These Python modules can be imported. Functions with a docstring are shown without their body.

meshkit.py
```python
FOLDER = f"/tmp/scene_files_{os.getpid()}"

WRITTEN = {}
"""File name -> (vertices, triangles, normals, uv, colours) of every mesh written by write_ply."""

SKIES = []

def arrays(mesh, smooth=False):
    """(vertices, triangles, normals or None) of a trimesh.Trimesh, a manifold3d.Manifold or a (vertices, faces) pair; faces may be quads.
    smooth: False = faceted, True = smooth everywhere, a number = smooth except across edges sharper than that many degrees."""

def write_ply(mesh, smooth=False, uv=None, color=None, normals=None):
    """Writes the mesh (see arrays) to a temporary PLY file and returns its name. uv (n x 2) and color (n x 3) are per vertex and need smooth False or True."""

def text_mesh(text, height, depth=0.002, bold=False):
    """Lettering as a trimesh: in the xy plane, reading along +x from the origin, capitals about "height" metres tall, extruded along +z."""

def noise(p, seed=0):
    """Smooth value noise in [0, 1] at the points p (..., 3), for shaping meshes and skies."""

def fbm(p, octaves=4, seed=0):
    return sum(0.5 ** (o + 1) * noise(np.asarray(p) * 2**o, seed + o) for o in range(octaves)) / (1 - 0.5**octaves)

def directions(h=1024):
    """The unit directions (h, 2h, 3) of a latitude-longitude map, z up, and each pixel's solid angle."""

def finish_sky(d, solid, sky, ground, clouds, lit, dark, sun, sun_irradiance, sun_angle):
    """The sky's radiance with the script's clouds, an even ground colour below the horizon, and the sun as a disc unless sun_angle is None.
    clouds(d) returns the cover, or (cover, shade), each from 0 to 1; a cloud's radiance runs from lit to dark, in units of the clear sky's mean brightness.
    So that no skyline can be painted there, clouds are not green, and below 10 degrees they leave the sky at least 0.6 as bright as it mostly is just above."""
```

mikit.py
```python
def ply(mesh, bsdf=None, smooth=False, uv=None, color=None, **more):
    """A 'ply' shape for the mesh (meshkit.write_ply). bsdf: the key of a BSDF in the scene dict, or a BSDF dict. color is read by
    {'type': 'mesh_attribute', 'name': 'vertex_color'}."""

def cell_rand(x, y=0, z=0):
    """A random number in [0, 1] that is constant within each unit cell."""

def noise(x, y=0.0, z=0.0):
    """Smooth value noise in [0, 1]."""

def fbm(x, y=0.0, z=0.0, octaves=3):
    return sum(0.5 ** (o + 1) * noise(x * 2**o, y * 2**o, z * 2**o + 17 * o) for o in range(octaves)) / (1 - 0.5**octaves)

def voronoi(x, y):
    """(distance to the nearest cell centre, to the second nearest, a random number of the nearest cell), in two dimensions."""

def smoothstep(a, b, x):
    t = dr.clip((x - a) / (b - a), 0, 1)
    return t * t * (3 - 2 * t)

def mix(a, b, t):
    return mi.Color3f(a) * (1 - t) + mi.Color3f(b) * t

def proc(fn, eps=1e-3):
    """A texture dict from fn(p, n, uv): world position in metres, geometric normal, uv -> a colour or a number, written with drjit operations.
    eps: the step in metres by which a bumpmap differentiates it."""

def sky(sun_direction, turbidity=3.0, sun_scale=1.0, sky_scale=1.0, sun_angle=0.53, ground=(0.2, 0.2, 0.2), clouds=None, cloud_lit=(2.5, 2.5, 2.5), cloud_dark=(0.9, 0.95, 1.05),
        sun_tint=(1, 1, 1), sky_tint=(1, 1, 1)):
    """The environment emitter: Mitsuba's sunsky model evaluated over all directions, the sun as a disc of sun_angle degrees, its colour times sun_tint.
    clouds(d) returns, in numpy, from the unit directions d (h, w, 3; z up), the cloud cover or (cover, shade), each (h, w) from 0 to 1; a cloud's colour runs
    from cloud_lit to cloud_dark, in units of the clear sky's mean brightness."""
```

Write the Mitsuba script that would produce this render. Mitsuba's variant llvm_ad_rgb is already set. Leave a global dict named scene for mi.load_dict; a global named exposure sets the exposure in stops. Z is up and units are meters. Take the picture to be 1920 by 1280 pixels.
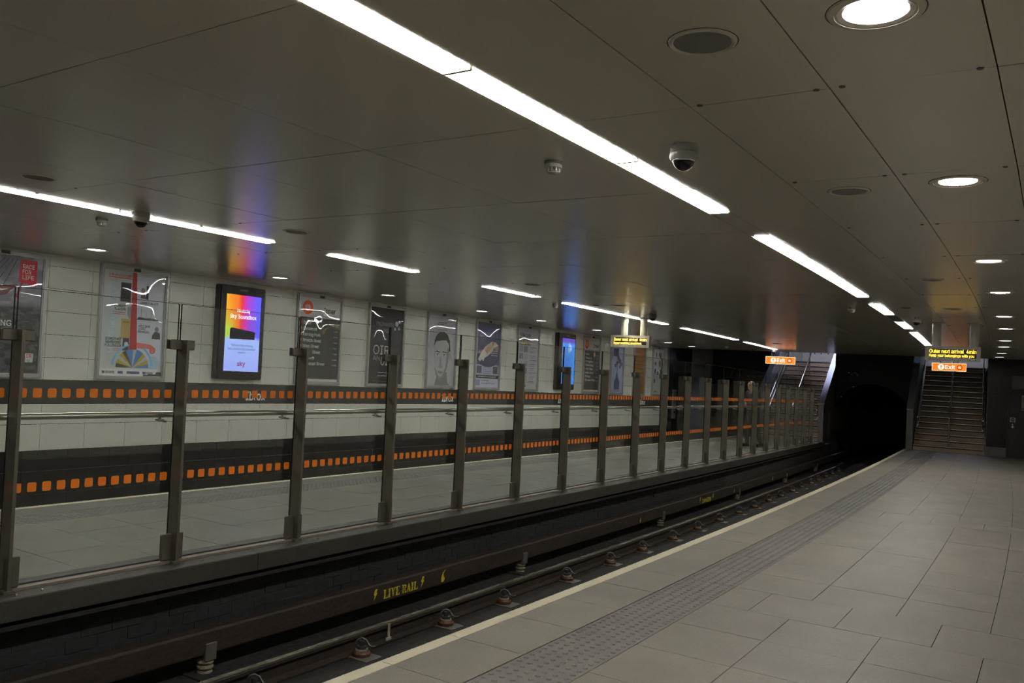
import math, random
import numpy as np, trimesh, manifold3d as m3
import mitsuba as mi, drjit as dr
import mikit, meshkit
from mikit import noise, fbm, smoothstep, mix, cell_rand
from shapely.geometry import Polygon, box as sbox

T = mi.ScalarTransform4f
rng = random.Random(11)
scene, labels = {}, {}

# ------------------------------------------------------------------ the place's curved frame
# s = metres along the track, d = metres to the right of the viewer's line, z = height over the platform
KAP, KAP1, G1, G2 = 0.0054933, -0.00014348, -0.0096635, -0.00032924
import_P = dict(h=1.5602, yaw=-34.3168, pitch=1.3561, roll=2.6453, f=1595.4)
def frame(s):
    s = np.asarray(s, float); n = 24; t = (np.arange(n) + .5) / n
    ss = s[..., None] * t; ph = KAP * ss + KAP1 * ss**2 / 2
    p = KAP * s + KAP1 * s**2 / 2
    return -np.sin(ph).mean(-1) * s, np.cos(ph).mean(-1) * s, np.cos(p), np.sin(p)
def W(s, d, z):
    x, y, c, sn = frame(s)
    s = np.asarray(s, float)
    return np.stack(np.broadcast_arrays(x + d * c, y + d * sn, z + G1 * s + G2 * s**2), -1)
def M(s, d, z, rot=0.0, face='room', slope=True):
    """placement matrix; local x = right, y = forward, z = up (turned by rot degrees about z).
    face 'wall': local x = along the track, y = up, z = out of the left wall; 'viewer': x = right, y = up, z = towards -s"""
    _, _, c, sn = frame(s); o = W(s, d, z)
    r = np.array([c, sn, 0.]); f = np.array([-sn, c, (G1 + 2 * G2 * s) if slope else 0.]); u = np.array([0, 0, 1.])
    if face == 'wall': X, Y, Z = f * (1 + KAP * d), u, r
    elif face == 'viewer': X, Y, Z = r, u, np.array([sn, -c, 0])
    elif face == 'down': X, Y, Z = r, -f, -u
    else: X, Y, Z = r, f, u
    a = math.radians(rot)
    if rot: X, Y = math.cos(a) * X + math.sin(a) * Y, -math.sin(a) * X + math.cos(a) * Y
    m = np.eye(4); m[:3, 0], m[:3, 1], m[:3, 2], m[:3, 3] = X, Y, Z, o
    return T(m.tolist())

# ------------------------------------------------------------------ camera, light levels, exposure
yw, pt, rl = (math.radians(import_P[k]) for k in ('yaw', 'pitch', 'roll'))
cf = np.array([math.sin(yw) * math.cos(pt), math.cos(yw) * math.cos(pt), math.sin(pt)])
cr = np.array([math.cos(yw), -math.sin(yw), 0]); cu = np.cross(cr, cf)
up = -math.sin(rl) * cr + math.cos(rl) * cu
ORG = np.array([0, 0, import_P['h']])
scene['camera'] = {'type': 'perspective', 'fov': 2 * math.degrees(math.atan(960 / import_P['f'])), 'fov_axis': 'x', 'near_clip': 0.05, 'far_clip': 200.0,
                   'to_world': T().look_at(origin=ORG.tolist(), target=(ORG + cf).tolist(), up=up.tolist())}
exposure = 0.12
L_STRIP = (28.6, 27.9, 25.4)
L_DOWN = (24.6, 22.6, 22.4)
L_DOWN2 = (106.0, 106.5, 104.0)
L_STAIR = (33.0, 37.0, 56.0)
L_STAIR2 = (13.0, 13.5, 16.0)
H = 2.7095                                                        # ceiling

# ------------------------------------------------------------------ materials
def rgb(*c): return {'type': 'rgb', 'value': list(c)}
def sc(r, g, b):
    """linear colour of an sRGB 0..255 triple"""
    return tuple(((v / 255 + .055) / 1.055) ** 2.4 if v > 10 else v / 255 / 12.92 for v in (r, g, b))
def mat(key, d): scene[key] = d if d['type'] in ('thindielectric', 'dielectric') else {'type': 'twosided', 'b': d}; return key
def prin(col, rough=.5, **k): return {'type': 'principled', 'base_color': col if isinstance(col, dict) else rgb(*col), 'roughness': rough, **k}
def plast(col, alpha=.1): return {'type': 'roughplastic', 'diffuse_reflectance': col if isinstance(col, dict) else rgb(*col), 'alpha': alpha, 'nonlinear': True}
FLAT = {}
BOOST = 1.0
def flat(r, g, b, rough=.6):
    k = f'paint_{r}_{g}_{b}_{int(rough*100)}_{int(BOOST*10)}'
    if k not in FLAT: FLAT[k] = mat(k, prin(tuple(min(.86, BOOST * c) for c in sc(r, g, b)), rough))
    return k
def f_stone(p, n, uv):
    v = fbm(p.x * 3.1, p.y * 3.1, 1.0, 3); g = noise(p.x * 160, p.y * 160, p.z * 160)
    t = cell_rand(dr.floor(p.x * 1.3), dr.floor(p.y * 1.3), 3)
    return mix((.148, .135, .115), (.180, .165, .141), v) * (0.9 + .2 * g)
def f_tact(p, n, uv):
    g = noise(p.x * 140, p.y * 140, p.z * 90); v = fbm(p.x * 2.3, p.y * 2.3, 4.0, 3)
    return mix((.105, .098, .091), (.140, .131, .123), v) * (0.85 + .3 * g)
def f_rust(p, n, uv):
    v = fbm(p.x * 4, p.y * 4, p.z * 9, 3); g = noise(p.x * 40, p.y * 40, p.z * 60)
    return mix((.014, .010, .008), (.034, .021, .014), v) * (.7 + .6 * g)
def f_brick(p, n, uv):
    v = fbm(p.x * 2, p.y * 2, p.z * 6, 3); g = noise(p.x * 30, p.y * 30, p.z * 40)
    return mix((.010, .0105, .012), (.024, .025, .029), v) * (.75 + .5 * g)
def f_bed(p, n, uv):
    v = fbm(p.x * 1.7, p.y * 1.7, 2.0, 3); g = noise(p.x * 25, p.y * 25, 1.0)
    return mix((.009, .009, .009), (.022, .021, .020), v) * (.7 + .6 * g)
def f_kerb(p, n, uv):
    v = fbm(p.x * 2.2, p.y * 2.2, p.z * 3, 3); g = noise(p.x * 120, p.y * 120, p.z * 120)
    return mix((.030, .028, .023), (.044, .041, .035), v) * (.85 + .3 * g)
def f_tile(p, n, uv):
    v = fbm(p.x * 1.5, p.y * 1.5, p.z * 1.5, 2)
    return mix((.80, .80, .755), (.84, .84, .795), v)
def f_ceil(p, n, uv):
    v = fbm(p.x * .6, p.y * .6, 2.0, 3)
    return mix((.76, .73, .655), (.82, .785, .71), v)
def f_stepst(p, n, uv):
    g = noise(p.x * 90, p.y * 90, p.z * 90); v = fbm(p.x * 3, p.y * 3, p.z * 3, 3)
    return mix((.285, .208, .148), (.40, .295, .213), v) * (.8 + .4 * g)
mat('m_stone', prin(mikit.proc(f_stone), .52, specular=.28))
def f_stone2(p, n, uv): return f_stone(p, n, uv) * mi.Color3f(.84, .90, .91)
mat('m_stone_island', prin(mikit.proc(f_stone2), .42, specular=.35))
mat('m_tactile', prin(mikit.proc(f_tact), .6))
mat('m_edge_white', prin((.62, .56, .42), .5))
mat('m_joint', prin((.03, .027, .022), .9))
mat('m_rust', prin(mikit.proc(f_rust), .7))
mat('m_brick', prin(mikit.proc(f_brick), .7))
mat('m_bed', prin(mikit.proc(f_bed), .85))
mat('m_kerb', prin(mikit.proc(f_kerb), .55))
mat('m_tile', plast(mikit.proc(f_tile), .035))
mat('m_dark_tile', plast((.040, .039, .039), .06))
mat('m_band', plast((.075, .075, .072), .12))
mat('m_grout', prin((.09, .09, .08), .9))
mat('m_grout_dark', prin((.22, .22, .215), .9))
mat('m_ceiling', {**plast(mikit.proc(f_ceil), .065), 'int_ior': 1.6})
mat('m_void', prin((.01, .01, .01), .95))
mat('m_step', prin(mikit.proc(f_stepst), .6))
mat('m_clad', prin((.13, .125, .115), .45))
mat('m_parapet', plast((.40, .42, .45), .2))
mat('m_nosing', prin((.50, .48, .45), .3, metallic=1.0))
mat('m_steel', prin((.58, .56, .50), .2, metallic=1.0))
mat('m_post', prin((.145, .133, .108), .36, metallic=.5))
mat('m_post_dark', prin((.035, .033, .03), .5))
mat('m_alu', prin((.42, .42, .42), .35, metallic=.6))
mat('m_bead', prin((.22, .185, .16), .4, metallic=.3))
mat('m_black', plast((.012, .012, .013), .1))
mat('m_white_plastic', plast((.55, .54, .50), .15))
mat('m_name_white', prin((.82, .82, .80), .5))
mat('m_joint_cover', prin((.16, .20, .10), .5))
mat('m_cream', plast((.60, .58, .48), .12))
mat('m_grille', prin((.16, .155, .14), .6))
mat('m_dome', plast((.008, .008, .009), .02))
mat('m_dark_housing', prin((.06, .058, .055), .5))
mat('m_chrome', {'type': 'roughconductor', 'material': 'none', 'specular_reflectance': rgb(.8, .8, .8), 'alpha': .08})
mat('m_orange_film', prin((.86, .215, .012), .5))
mat('m_rail_top', {'type': 'roughconductor', 'material': 'none', 'specular_reflectance': rgb(.30, .27, .23), 'alpha': .3})
mat('m_lamp_body', prin((.5, .5, .5), .5))
mat('m_skin', prin((.55, .36, .27), .5))
mat('m_glass', {'type': 'thindielectric', 'int_ior': 1.5, 'specular_transmittance': rgb(.90, .94, .91)})
mat('m_acrylic', {'type': 'thindielectric', 'int_ior': 1.49, 'specular_transmittance': rgb(.97, .97, .97)})
mat('m_glass_edge', plast((.02, .028, .024), .05))
def emit(col): return {'type': 'area', 'radiance': rgb(*col)}

# ------------------------------------------------------------------ helpers
USED = {}
def numbered(name):
    k = USED.get(name, 0); USED[name] = k + 1
    return name if k == 0 else f'{name}_{k:03d}'
def thing(name, label, cat, group=None, kind=None):
    key = numbered(name); labels[key] = {'label': label, 'category': cat}
    if group: labels[key]['group'] = group
    if kind: labels[key]['kind'] = kind
    return key
def add(name, parent, shape, bsdf=None, tw=None, label=None, kind=None, em=None):
    """one entry; shape is a mesh or a shape dict that copies share"""
    key = numbered(name if parent is None else f'{parent}__{name}')
    d = dict(shape) if isinstance(shape, dict) else mikit.ply(shape, bsdf)
    if bsdf is not None and isinstance(shape, dict): d['bsdf'] = {'type': 'ref', 'id': bsdf}
    if tw is not None: d['to_world'] = tw
    if em is not None: d['emitter'] = emit(em)
    scene[key] = d
    if label or kind: labels[key] = {**({'label': label} if label else {}), **({'kind': kind} if kind else {})}
    return key
def P(mesh, bsdf, smooth=False): return mikit.ply(mesh, bsdf, smooth=smooth)
BF = np.array([[0, 3, 2, 1], [4, 5, 6, 7], [0, 1, 5, 4], [1, 2, 6, 5], [2, 3, 7, 6], [3, 0, 4, 7]])
def box(x0, x1, y0, y1, z0, z1):
    v = np.array([[x0, y0, z0], [x1, y0, z0], [x1, y1, z0], [x0, y1, z0], [x0, y0, z1], [x1, y0, z1], [x1, y1, z1], [x0, y1, z1]], float)
    return v, BF
def tri(m):
    v, f = np.asarray(m[0], float), np.asarray(m[1], int)
    if f.shape[1] == 4: f = np.vstack([f[:, [0, 1, 2]], f[:, [0, 2, 3]]])
    return trimesh.Trimesh(v, f, process=False)
def cat(*ms): return trimesh.util.concatenate([m if isinstance(m, trimesh.Trimesh) else tri(m) for m in ms])
def cham(x0, x1, y0, y1, z0, z1, c=.004):
    """box with chamfered edges"""
    pts = []
    for sx, sy, sz in np.ndindex(2, 2, 2):
        p = np.array([(x0, x1)[sx], (y0, y1)[sy], (z0, z1)[sz]], float); g = np.array([1 - 2 * sx, 1 - 2 * sy, 1 - 2 * sz]) * c
        for k in range(3):
            q = p + g; q[k] -= g[k]; pts.append(q)
    return trimesh.Trimesh(pts).convex_hull
def bent(s0, s1, d0, d1, z0, z1, n=1, jit=None):
    """box in the curved frame; d0, d1 may be functions of s"""
    ss = np.linspace(s0, s1, n + 1); f0 = d0 if callable(d0) else (lambda s: d0 + 0 * s); f1 = d1 if callable(d1) else (lambda s: d1 + 0 * s)
    ring = [W(ss, f0(ss), z0 + 0 * ss), W(ss, f1(ss), z0 + 0 * ss), W(ss, f1(ss), z1 + 0 * ss), W(ss, f0(ss), z1 + 0 * ss)]
    v = np.stack(ring, 1)
    if jit is not None: v = v + jit
    v = v.reshape(-1, 3); q = []
    for i in range(n):
        a, b = 4 * i, 4 * i + 4
        for k in range(4): q.append([a + k, a + (k + 1) % 4, b + (k + 1) % 4, b + k])
    q += [[3, 2, 1, 0], [4 * n, 4 * n + 1, 4 * n + 2, 4 * n + 3]]
    return v, np.array(q)[:, ::-1]
def sweep(prof, ss, doff=None):
    """closed profile [(d, z)...] carried along the track"""
    ss = np.asarray(ss, float); m = len(prof); off = doff(ss) if doff else 0 * ss
    v = np.stack([W(ss, p[0] + off, p[1] + 0 * ss) for p in prof], 1).reshape(-1, 3); f = []
    for i in range(len(ss) - 1):
        a, b = m * i, m * (i + 1)
        for k in range(m):
            k2 = (k + 1) % m; f += [[a + k, a + k2, b + k2], [a + k, b + k2, b + k]]
    capt = trimesh.creation.triangulate_polygon(Polygon(prof), engine='earcut')[1] if m > 4 else np.array([[0, 1, 2], [0, 2, 3]])
    f += [list(t[::-1]) for t in capt] + [list(t + m * (len(ss) - 1)) for t in capt]
    return trimesh.Trimesh(v, np.array(f)[:, ::-1], process=False)
def seg(s0, s1, step=.6): return np.linspace(s0, s1, max(2, int(math.ceil((s1 - s0) / step)) + 1))
def lathe(prof, n=24): return trimesh.creation.revolve(np.array(prof, float), sections=n)
def tube(pts, r, n=10):
    pts = np.asarray(pts, float); t = np.gradient(pts, axis=0); t /= np.linalg.norm(t, axis=1, keepdims=True)
    a = np.cross(t, [0, 0, 1.]); l = np.linalg.norm(a, axis=1, keepdims=True); a = np.where(l < 1e-3, [1., 0, 0], a / np.maximum(l, 1e-9)); b = np.cross(t, a)
    ang = np.arange(n) * 2 * math.pi / n
    v = (pts[:, None] + r * (np.cos(ang)[None, :, None] * a[:, None] + np.sin(ang)[None, :, None] * b[:, None])).reshape(-1, 3); f = []
    for i in range(len(pts) - 1):
        for k in range(n):
            k2 = (k + 1) % n; f += [[n*i+k, n*i+k2, n*i+n+k2], [n*i+k, n*i+n+k2, n*i+n+k]]
    c0, c1 = len(v), len(v) + 1; v = np.vstack([v, pts[0], pts[-1]])
    for k in range(n):
        k2 = (k + 1) % n; f += [[c0, k2, k], [c1, n*(len(pts)-1)+k, n*(len(pts)-1)+k2]]
    return trimesh.Trimesh(v, f, process=False)
def ext(poly, h):
    gs = [g for g in getattr(poly, 'geoms', [poly]) if g.area > 1e-9]
    return trimesh.util.concatenate([trimesh.creation.extrude_polygon(g, h, engine='earcut') for g in gs])
def rrect(w, h, r): return sbox(-w/2 + r, -h/2 + r, w/2 - r, h/2 - r).buffer(r, quad_segs=3)
TXT = {}
def text(s, height, width=None, bold=False, depth=.0015, center=False):
    m = meshkit.text_mesh(s, height, depth, bold); b = m.bounds
    m.apply_translation([-b[0][0], 0, 0])
    if width: m.apply_scale([width / (b[1][0] - b[0][0]), 1, 1])
    if center: m.apply_translation([-m.bounds[1][0] / 2, -height / 2, 0])
    return m
ORD = ['', 'first', 'second', 'third', 'fourth', 'fifth', 'sixth', 'seventh', 'eighth', 'ninth', 'tenth', 'eleventh', 'twelfth', 'thirteenth', 'fourteenth', 'fifteenth',
       'sixteenth', 'seventeenth', 'eighteenth', 'nineteenth', 'twentieth', 'twenty-first', 'twenty-second']
WK = np.array([(-8, -10.75), (8, -10.75), (13, -10.63), (17, -10.4), (21.7, -10.05), (26.6, -9.8), (40, -9.2)])
def wd(s): return np.interp(s, WK[:, 0], WK[:, 1])                   # where the far wall stands
def drift(s, d): return np.where(d < -5.5, (wd(s) + 10.75) * (-d / 10.75), 0.0)
def lf(s0, s1, z0, out=0.0):
    """frame on the wall itself between two stations: x along the wall, y up, z out of it"""
    a, b = W(s0, wd(s0), z0), W(s1, wd(s1), z0); x = (b - a) / (s1 - s0); u = np.array([0, 0, 1.]); n = np.cross(x, u); n /= np.linalg.norm(n); m = np.eye(4)
    m[:3, 0], m[:3, 1], m[:3, 2], m[:3, 3] = x, u, n, (a + b) / 2 + n * out
    return T(m.tolist())
S0, S1, SC = -5.0, 28.72, 26.2                                     # start, platform end, ceiling end
def rows():
    k = np.arange(-18, 60); s = np.where(k < 0, 5.853 + .608 * k, 5.853 + .62 * k)
    return s[(s > S0) & (s < S1 - .2)].tolist() + [S1 - .004]
ROWS = rows()

# ------------------------------------------------------------------ the setting: platforms
fl = thing('floor', 'pale grey stone-tiled platform floor with studded warning strip and cream edge line', 'floor', kind='structure')
add('slab', fl, sweep([(-3.0, -.72), (1.3, -.72), (1.3, -.012), (-3.0, -.012)], seg(S0, S1)), 'm_joint')
tact_cache = {}
def studs(w, l):
    ms = [cham(-w/2, w/2, -l/2, l/2, -.012, 0, .002)]
    for i in range(6):
        for j in range(9):
            c = trimesh.creation.cone(radius=.017, height=.02, sections=7); c = trimesh.Trimesh(c.vertices, c.faces)
            v = c.vertices.copy(); v[:, 2] = np.minimum(v[:, 2], .006); top = v[:, 2] > .005
            a = np.arange(7) * 2 * math.pi / 7
            r0 = np.stack([.0165*np.cos(a), .0165*np.sin(a), 0*a], 1); r1 = np.stack([.011*np.cos(a), .011*np.sin(a), 0*a + .006], 1)
            vv = np.vstack([r0, r1, [[0, 0, .0065]]]); ff = []
            for k in range(7):
                k2 = (k + 1) % 7; ff += [[k, k2, 7+k2], [k, 7+k2, 7+k], [7+k, 7+k2, 14]]
            t = trimesh.Trimesh(vv + [(-.5 + (i + .5)/6) * w, (-.5 + (j + .5)/9) * l, 0], ff, process=False); ms.append(t)
    return cat(*ms)
TACT = P(studs(.394, .602), 'm_tactile')
DCOL = [-2.098, -1.535, -.97, -.40, .17, .74, 1.298]
for i in range(len(ROWS) - 1):
    a, b = ROWS[i] + .002, ROWS[i+1] - .002
    jz = rng.uniform(-.0006, .0006)
    add('edge_strip', fl, bent(a, b, -3.012, -2.926, -.06, 0), 'm_edge_white')
    add('edge_tile', fl, bent(a, b, -2.922, -2.502, -.012, jz), 'm_stone')
    sm = (a + b) / 2
    tk = add('tactile_tile', fl, TACT, None, M(sm, -2.298, 0))
    if b - a < .55: scene[tk]['to_world'] = M(sm, -2.298, 0) @ T().scale([1, (b - a) / .602, 1])
    off = abs((ROWS[i] - 5.853) / .62 % 9) < .5 or abs((ROWS[i] - 5.853) / .62 % 9 - 9) < .5
    cols = [-2.098] + [c + (-.282 if off else 0) for c in DCOL[1:-1]] + [1.298]
    for c0, c1 in zip(cols[:-1], cols[1:]):
        if c1 < 1.0: add('paving_tile', fl, bent(a, b, c0 + .002, c1 - .002, -.012, rng.uniform(-.0007, .0007)), 'm_stone')
        else: add('border_tile', fl, bent(a, b, c0 + .002, c1 - .002, -.012, 0), 'm_stone')

pf = thing('island_platform', 'grey tiled platform behind the glass screen with cream edge and studded strip', 'platform', kind='structure')
ed = lambda s: -8.385 + np.interp(s, [9, 28], [0, .38])
add('slab', pf, sweep([(-8.385, -.9), (-5.3, -.9), (-5.3, -.012), (-8.385, -.012)], seg(S0, S1), lambda s: np.interp(s, [9, 28], [0, .2])), 'm_joint')
for i in range(len(ROWS) - 1):
    a, b = ROWS[i] + .002, ROWS[i+1] - .002
    if b < .8: continue
    add('edge_strip', pf, bent(a, b, ed, lambda s: ed(s) + .085, -.06, 0), 'm_edge_white')
    add('edge_tile', pf, bent(a, b, lambda s: ed(s) + .089, lambda s: ed(s) + .43, -.012, 0), 'm_stone_island')
    sm = (a + b) / 2
    add('tactile_tile', pf, TACT, None, M(sm, float(ed(sm)) + .634, 0) @ T().scale([1, (b - a) / .602 * (1 - .04), 1]))
    cs = [-7.55, -6.98, -6.41, -5.84, -5.44]
    for k in range(4):
        c0 = (lambda s, k=k: cs[k] + (ed(s) + 8.385) * (1 - k/4) + .002); c1 = (lambda s, k=k: cs[k+1] + (ed(s) + 8.385) * (1 - (k+1)/4) - .002)
        add('paving_tile', pf, bent(a, b, c0, c1, -.012, rng.uniform(-.0006, .0006)), 'm_stone_island')

# kerb under the glass screen, the pit, brick wall
kb = thing('trim_1', 'dark stone kerb carrying the glass screen along the track', 'kerb', kind='structure')
for a in np.arange(S0 + .2, 26.8, 2.287):
    b = min(a + 2.285, 26.85)
    add('coping_slab', kb, sweep([(-5.45, -.03), (-5.04, -.03), (-5.034, -.024), (-5.034, .095), (-5.04, .101), (-5.45, .101)], seg(a + .002, b - .001)), 'm_kerb')
add('ledge', kb, sweep([(-5.45, -.085), (-5.06, -.085), (-5.06, -.06), (-5.45, -.06)], seg(S0, 26.85)), 'm_bed')
wp = thing('wall_pit', 'dark sooty brick wall below the kerb beside the track', 'wall', kind='structure')
mat('m_mortar', prin((.045, .046, .050), .9))
add('backing', wp, sweep([(-5.45, -.72), (-5.227, -.72), (-5.227, -.085), (-5.45, -.085)], seg(S0, 30.9)), 'm_mortar')
brk, far_b = 0, []
for r in range(7):
    z0 = -.70 + r * .085; s = 1.9 + (.1 if r % 2 else 0)
    while s < 26:
        jit = rng.uniform(-.003, .003); bm = bent(s, s + .211, -5.235, -5.222 + jit, z0, z0 + .080)
        if s < 8.6 and r > 0: add('brick', wp, bm, 'm_brick')
        else: far_b.append(tri(bm))
        s += .217
add('bricks', wp, cat(*far_b), 'm_brick', kind='stuff')
tb = thing('trackbed', 'dark grimy concrete trackbed in the pit between the platforms', 'trackbed', kind='structure')
add('bed', tb, sweep([(-5.3, -.9), (-2.9, -.9), (-2.9, -.62), (-5.3, -.62)], seg(S0, 45)), 'm_bed')
add('plinth', tb, sweep([(-4.62, -.63), (-4.06, -.63), (-4.09, -.605), (-4.60, -.605)], seg(S0, 45)), 'm_bed')
add('bed', tb, sweep([(-11.2, -1.1), (-8.2, -1.1), (-8.2, -.9), (-11.2, -.9)], seg(S0, 45), lambda s: np.interp(s, [9, 28], [0, .5])), 'm_bed')
# rails
RP = [(-.06, 0), (.06, 0), (.06, .010), (.010, .022), (.008, .095), (.030, .105), (.030, .128), (.024, .135), (-.024, .135), (-.030, .128), (-.030, .105), (-.008, .095), (-.010, .022), (-.06, .010)]
def fastening(par, s, d):
    """pad, plate, bolt stack and spring hook beside a rail"""
    base = M(s, d, -.605)
    p = add('fastening', par, FP['plate'], None, base)
    add('pad', p, FP['pad'], None, base); add('washer', p, FP['washer'], None, base); add('bolt', p, FP['bolt'], None, base); add('spring_hook', p, FP['hook'], None, base)
hook = tube([(-.03, -.035, .10), (-.02, -.02, .125), (.0, 0, .135), (.02, .02, .12), (.045, .03, .085), (.075, .035, .075), (.10, .04, .085)], .008, 8)
mat('m_pad', prin((.075, .029, .010), .5)); mat('m_iron', prin((.10, .10, .10), .35, metallic=.7)); mat('m_plate', prin((.13, .125, .115), .45, metallic=.3)); mat('m_porcelain', plast((.5, .45, .36), .1))
FP = dict(plate=P(cham(-.075, .125, -.085, .085, 0, .008, .003), 'm_plate'), pad=P(lathe([(0, .008), (.066, .008), (.068, .03), (.056, .046), (0, .046)], 16), 'm_pad', 40),
          washer=P(lathe([(0, .046), (.047, .046), (.047, .058), (0, .058)], 16), 'm_porcelain', 40), bolt=P(lathe([(0, .058), (.036, .058), (.036, .078), (.02, .08), (.02, .1), (.024, .1), (.024, .115), (0, .118)], 10), 'm_iron', 40), hook=P(hook, 'm_iron', True))
rl1 = thing('running_rail', 'rusty running rail with bright worn head and spring fastenings beside the platform', 'rail')
add('rail', rl1, sweep([(-4.44 + a, -.60 + b) for a, b in RP], seg(S0, 44, .8)), 'm_rust')
add('worn_head', rl1, sweep([(-4.466, -.4655), (-4.414, -.4655), (-4.414, -.463), (-4.466, -.463)], seg(S0, 44, .8)), 'm_rail_top')
FS = [2.75, 3.75, 4.765, 5.814, 6.731, 7.975, 9.058, 10.03, 11.1, 12.15, 13.2, 14.3, 15.3, 16.4, 17.4, 18.5, 19.5, 20.6, 21.6, 22.7, 23.7, 24.8]
for s in FS: fastening(rl1, s, -4.335)
add('paint_splash', rl1, cat(cham(-.006, 0, -.012, .016, -.13, -.005, .002), cham(-.006, .004, -.03, .03, -.14, -.11, .002)), flat(150, 140, 130), M(5.15, -4.40, -.455), label='white paint mark')
rl2 = thing('running_rail', 'rusty running rail hidden close under the platform edge', 'rail')
add('rail', rl2, sweep([(-3.24 + a, -.60 + b) for a, b in RP], seg(S0, 44, .8)), 'm_rust')
# conductor rail on insulators
cr1 = thing('conductor_rail', 'rust-brown live rail on white insulators with yellow stencilled warnings', 'rail')
add('beam', cr1, sweep([(-4.965, -.475), (-4.87, -.475), (-4.865, -.465), (-4.865, -.325), (-4.875, -.31), (-4.955, -.31), (-4.965, -.325)], seg(S0, 44, .8)), 'm_rust')
INS = P(lathe([(0, 0), (.05, 0), (.05, .02), (.022, .03), (.056, .045), (.056, .056), (.024, .066), (.056, .08), (.056, .09), (.02, .1), (.02, .145), (0, .145)], 16), 'm_porcelain', 40)
BRK = P(cham(.036, .06, -.045, .045, .10, .22, .004), 'm_plate')
for s in (3.82, 7.99, 12.15, 16.3, 20.5, 24.6):
    p = add('insulator', cr1, INS, None, M(s, -4.915, -.62), label='white ribbed porcelain insulator'); add('bracket', p, BRK, None, M(s, -4.915, -.62))
    add('foot', p, cham(-.12, .12, -.12, .12, -.01, .012, .004), 'm_bed', M(s, -4.915, -.62))
YEL = mat('m_yellow_paint', prin((.50, .40, .02), .6))
bolt_poly = Polygon([(.02, .10), (.06, .10), (.035, .06), (.06, .06), (0, -.02), (.02, .04), (-.002, .04)])
def beam_text(t, s0, s1, h, z=-.455, name='lettering'):
    c = text(t, h, (s1 - s0), True, .001); add(name, cr1, c, YEL, M(s0, -4.8645, z, face='wall'), label=f'yellow stencilled words {t}')
def B_(*r): return sbox(*r)
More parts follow.
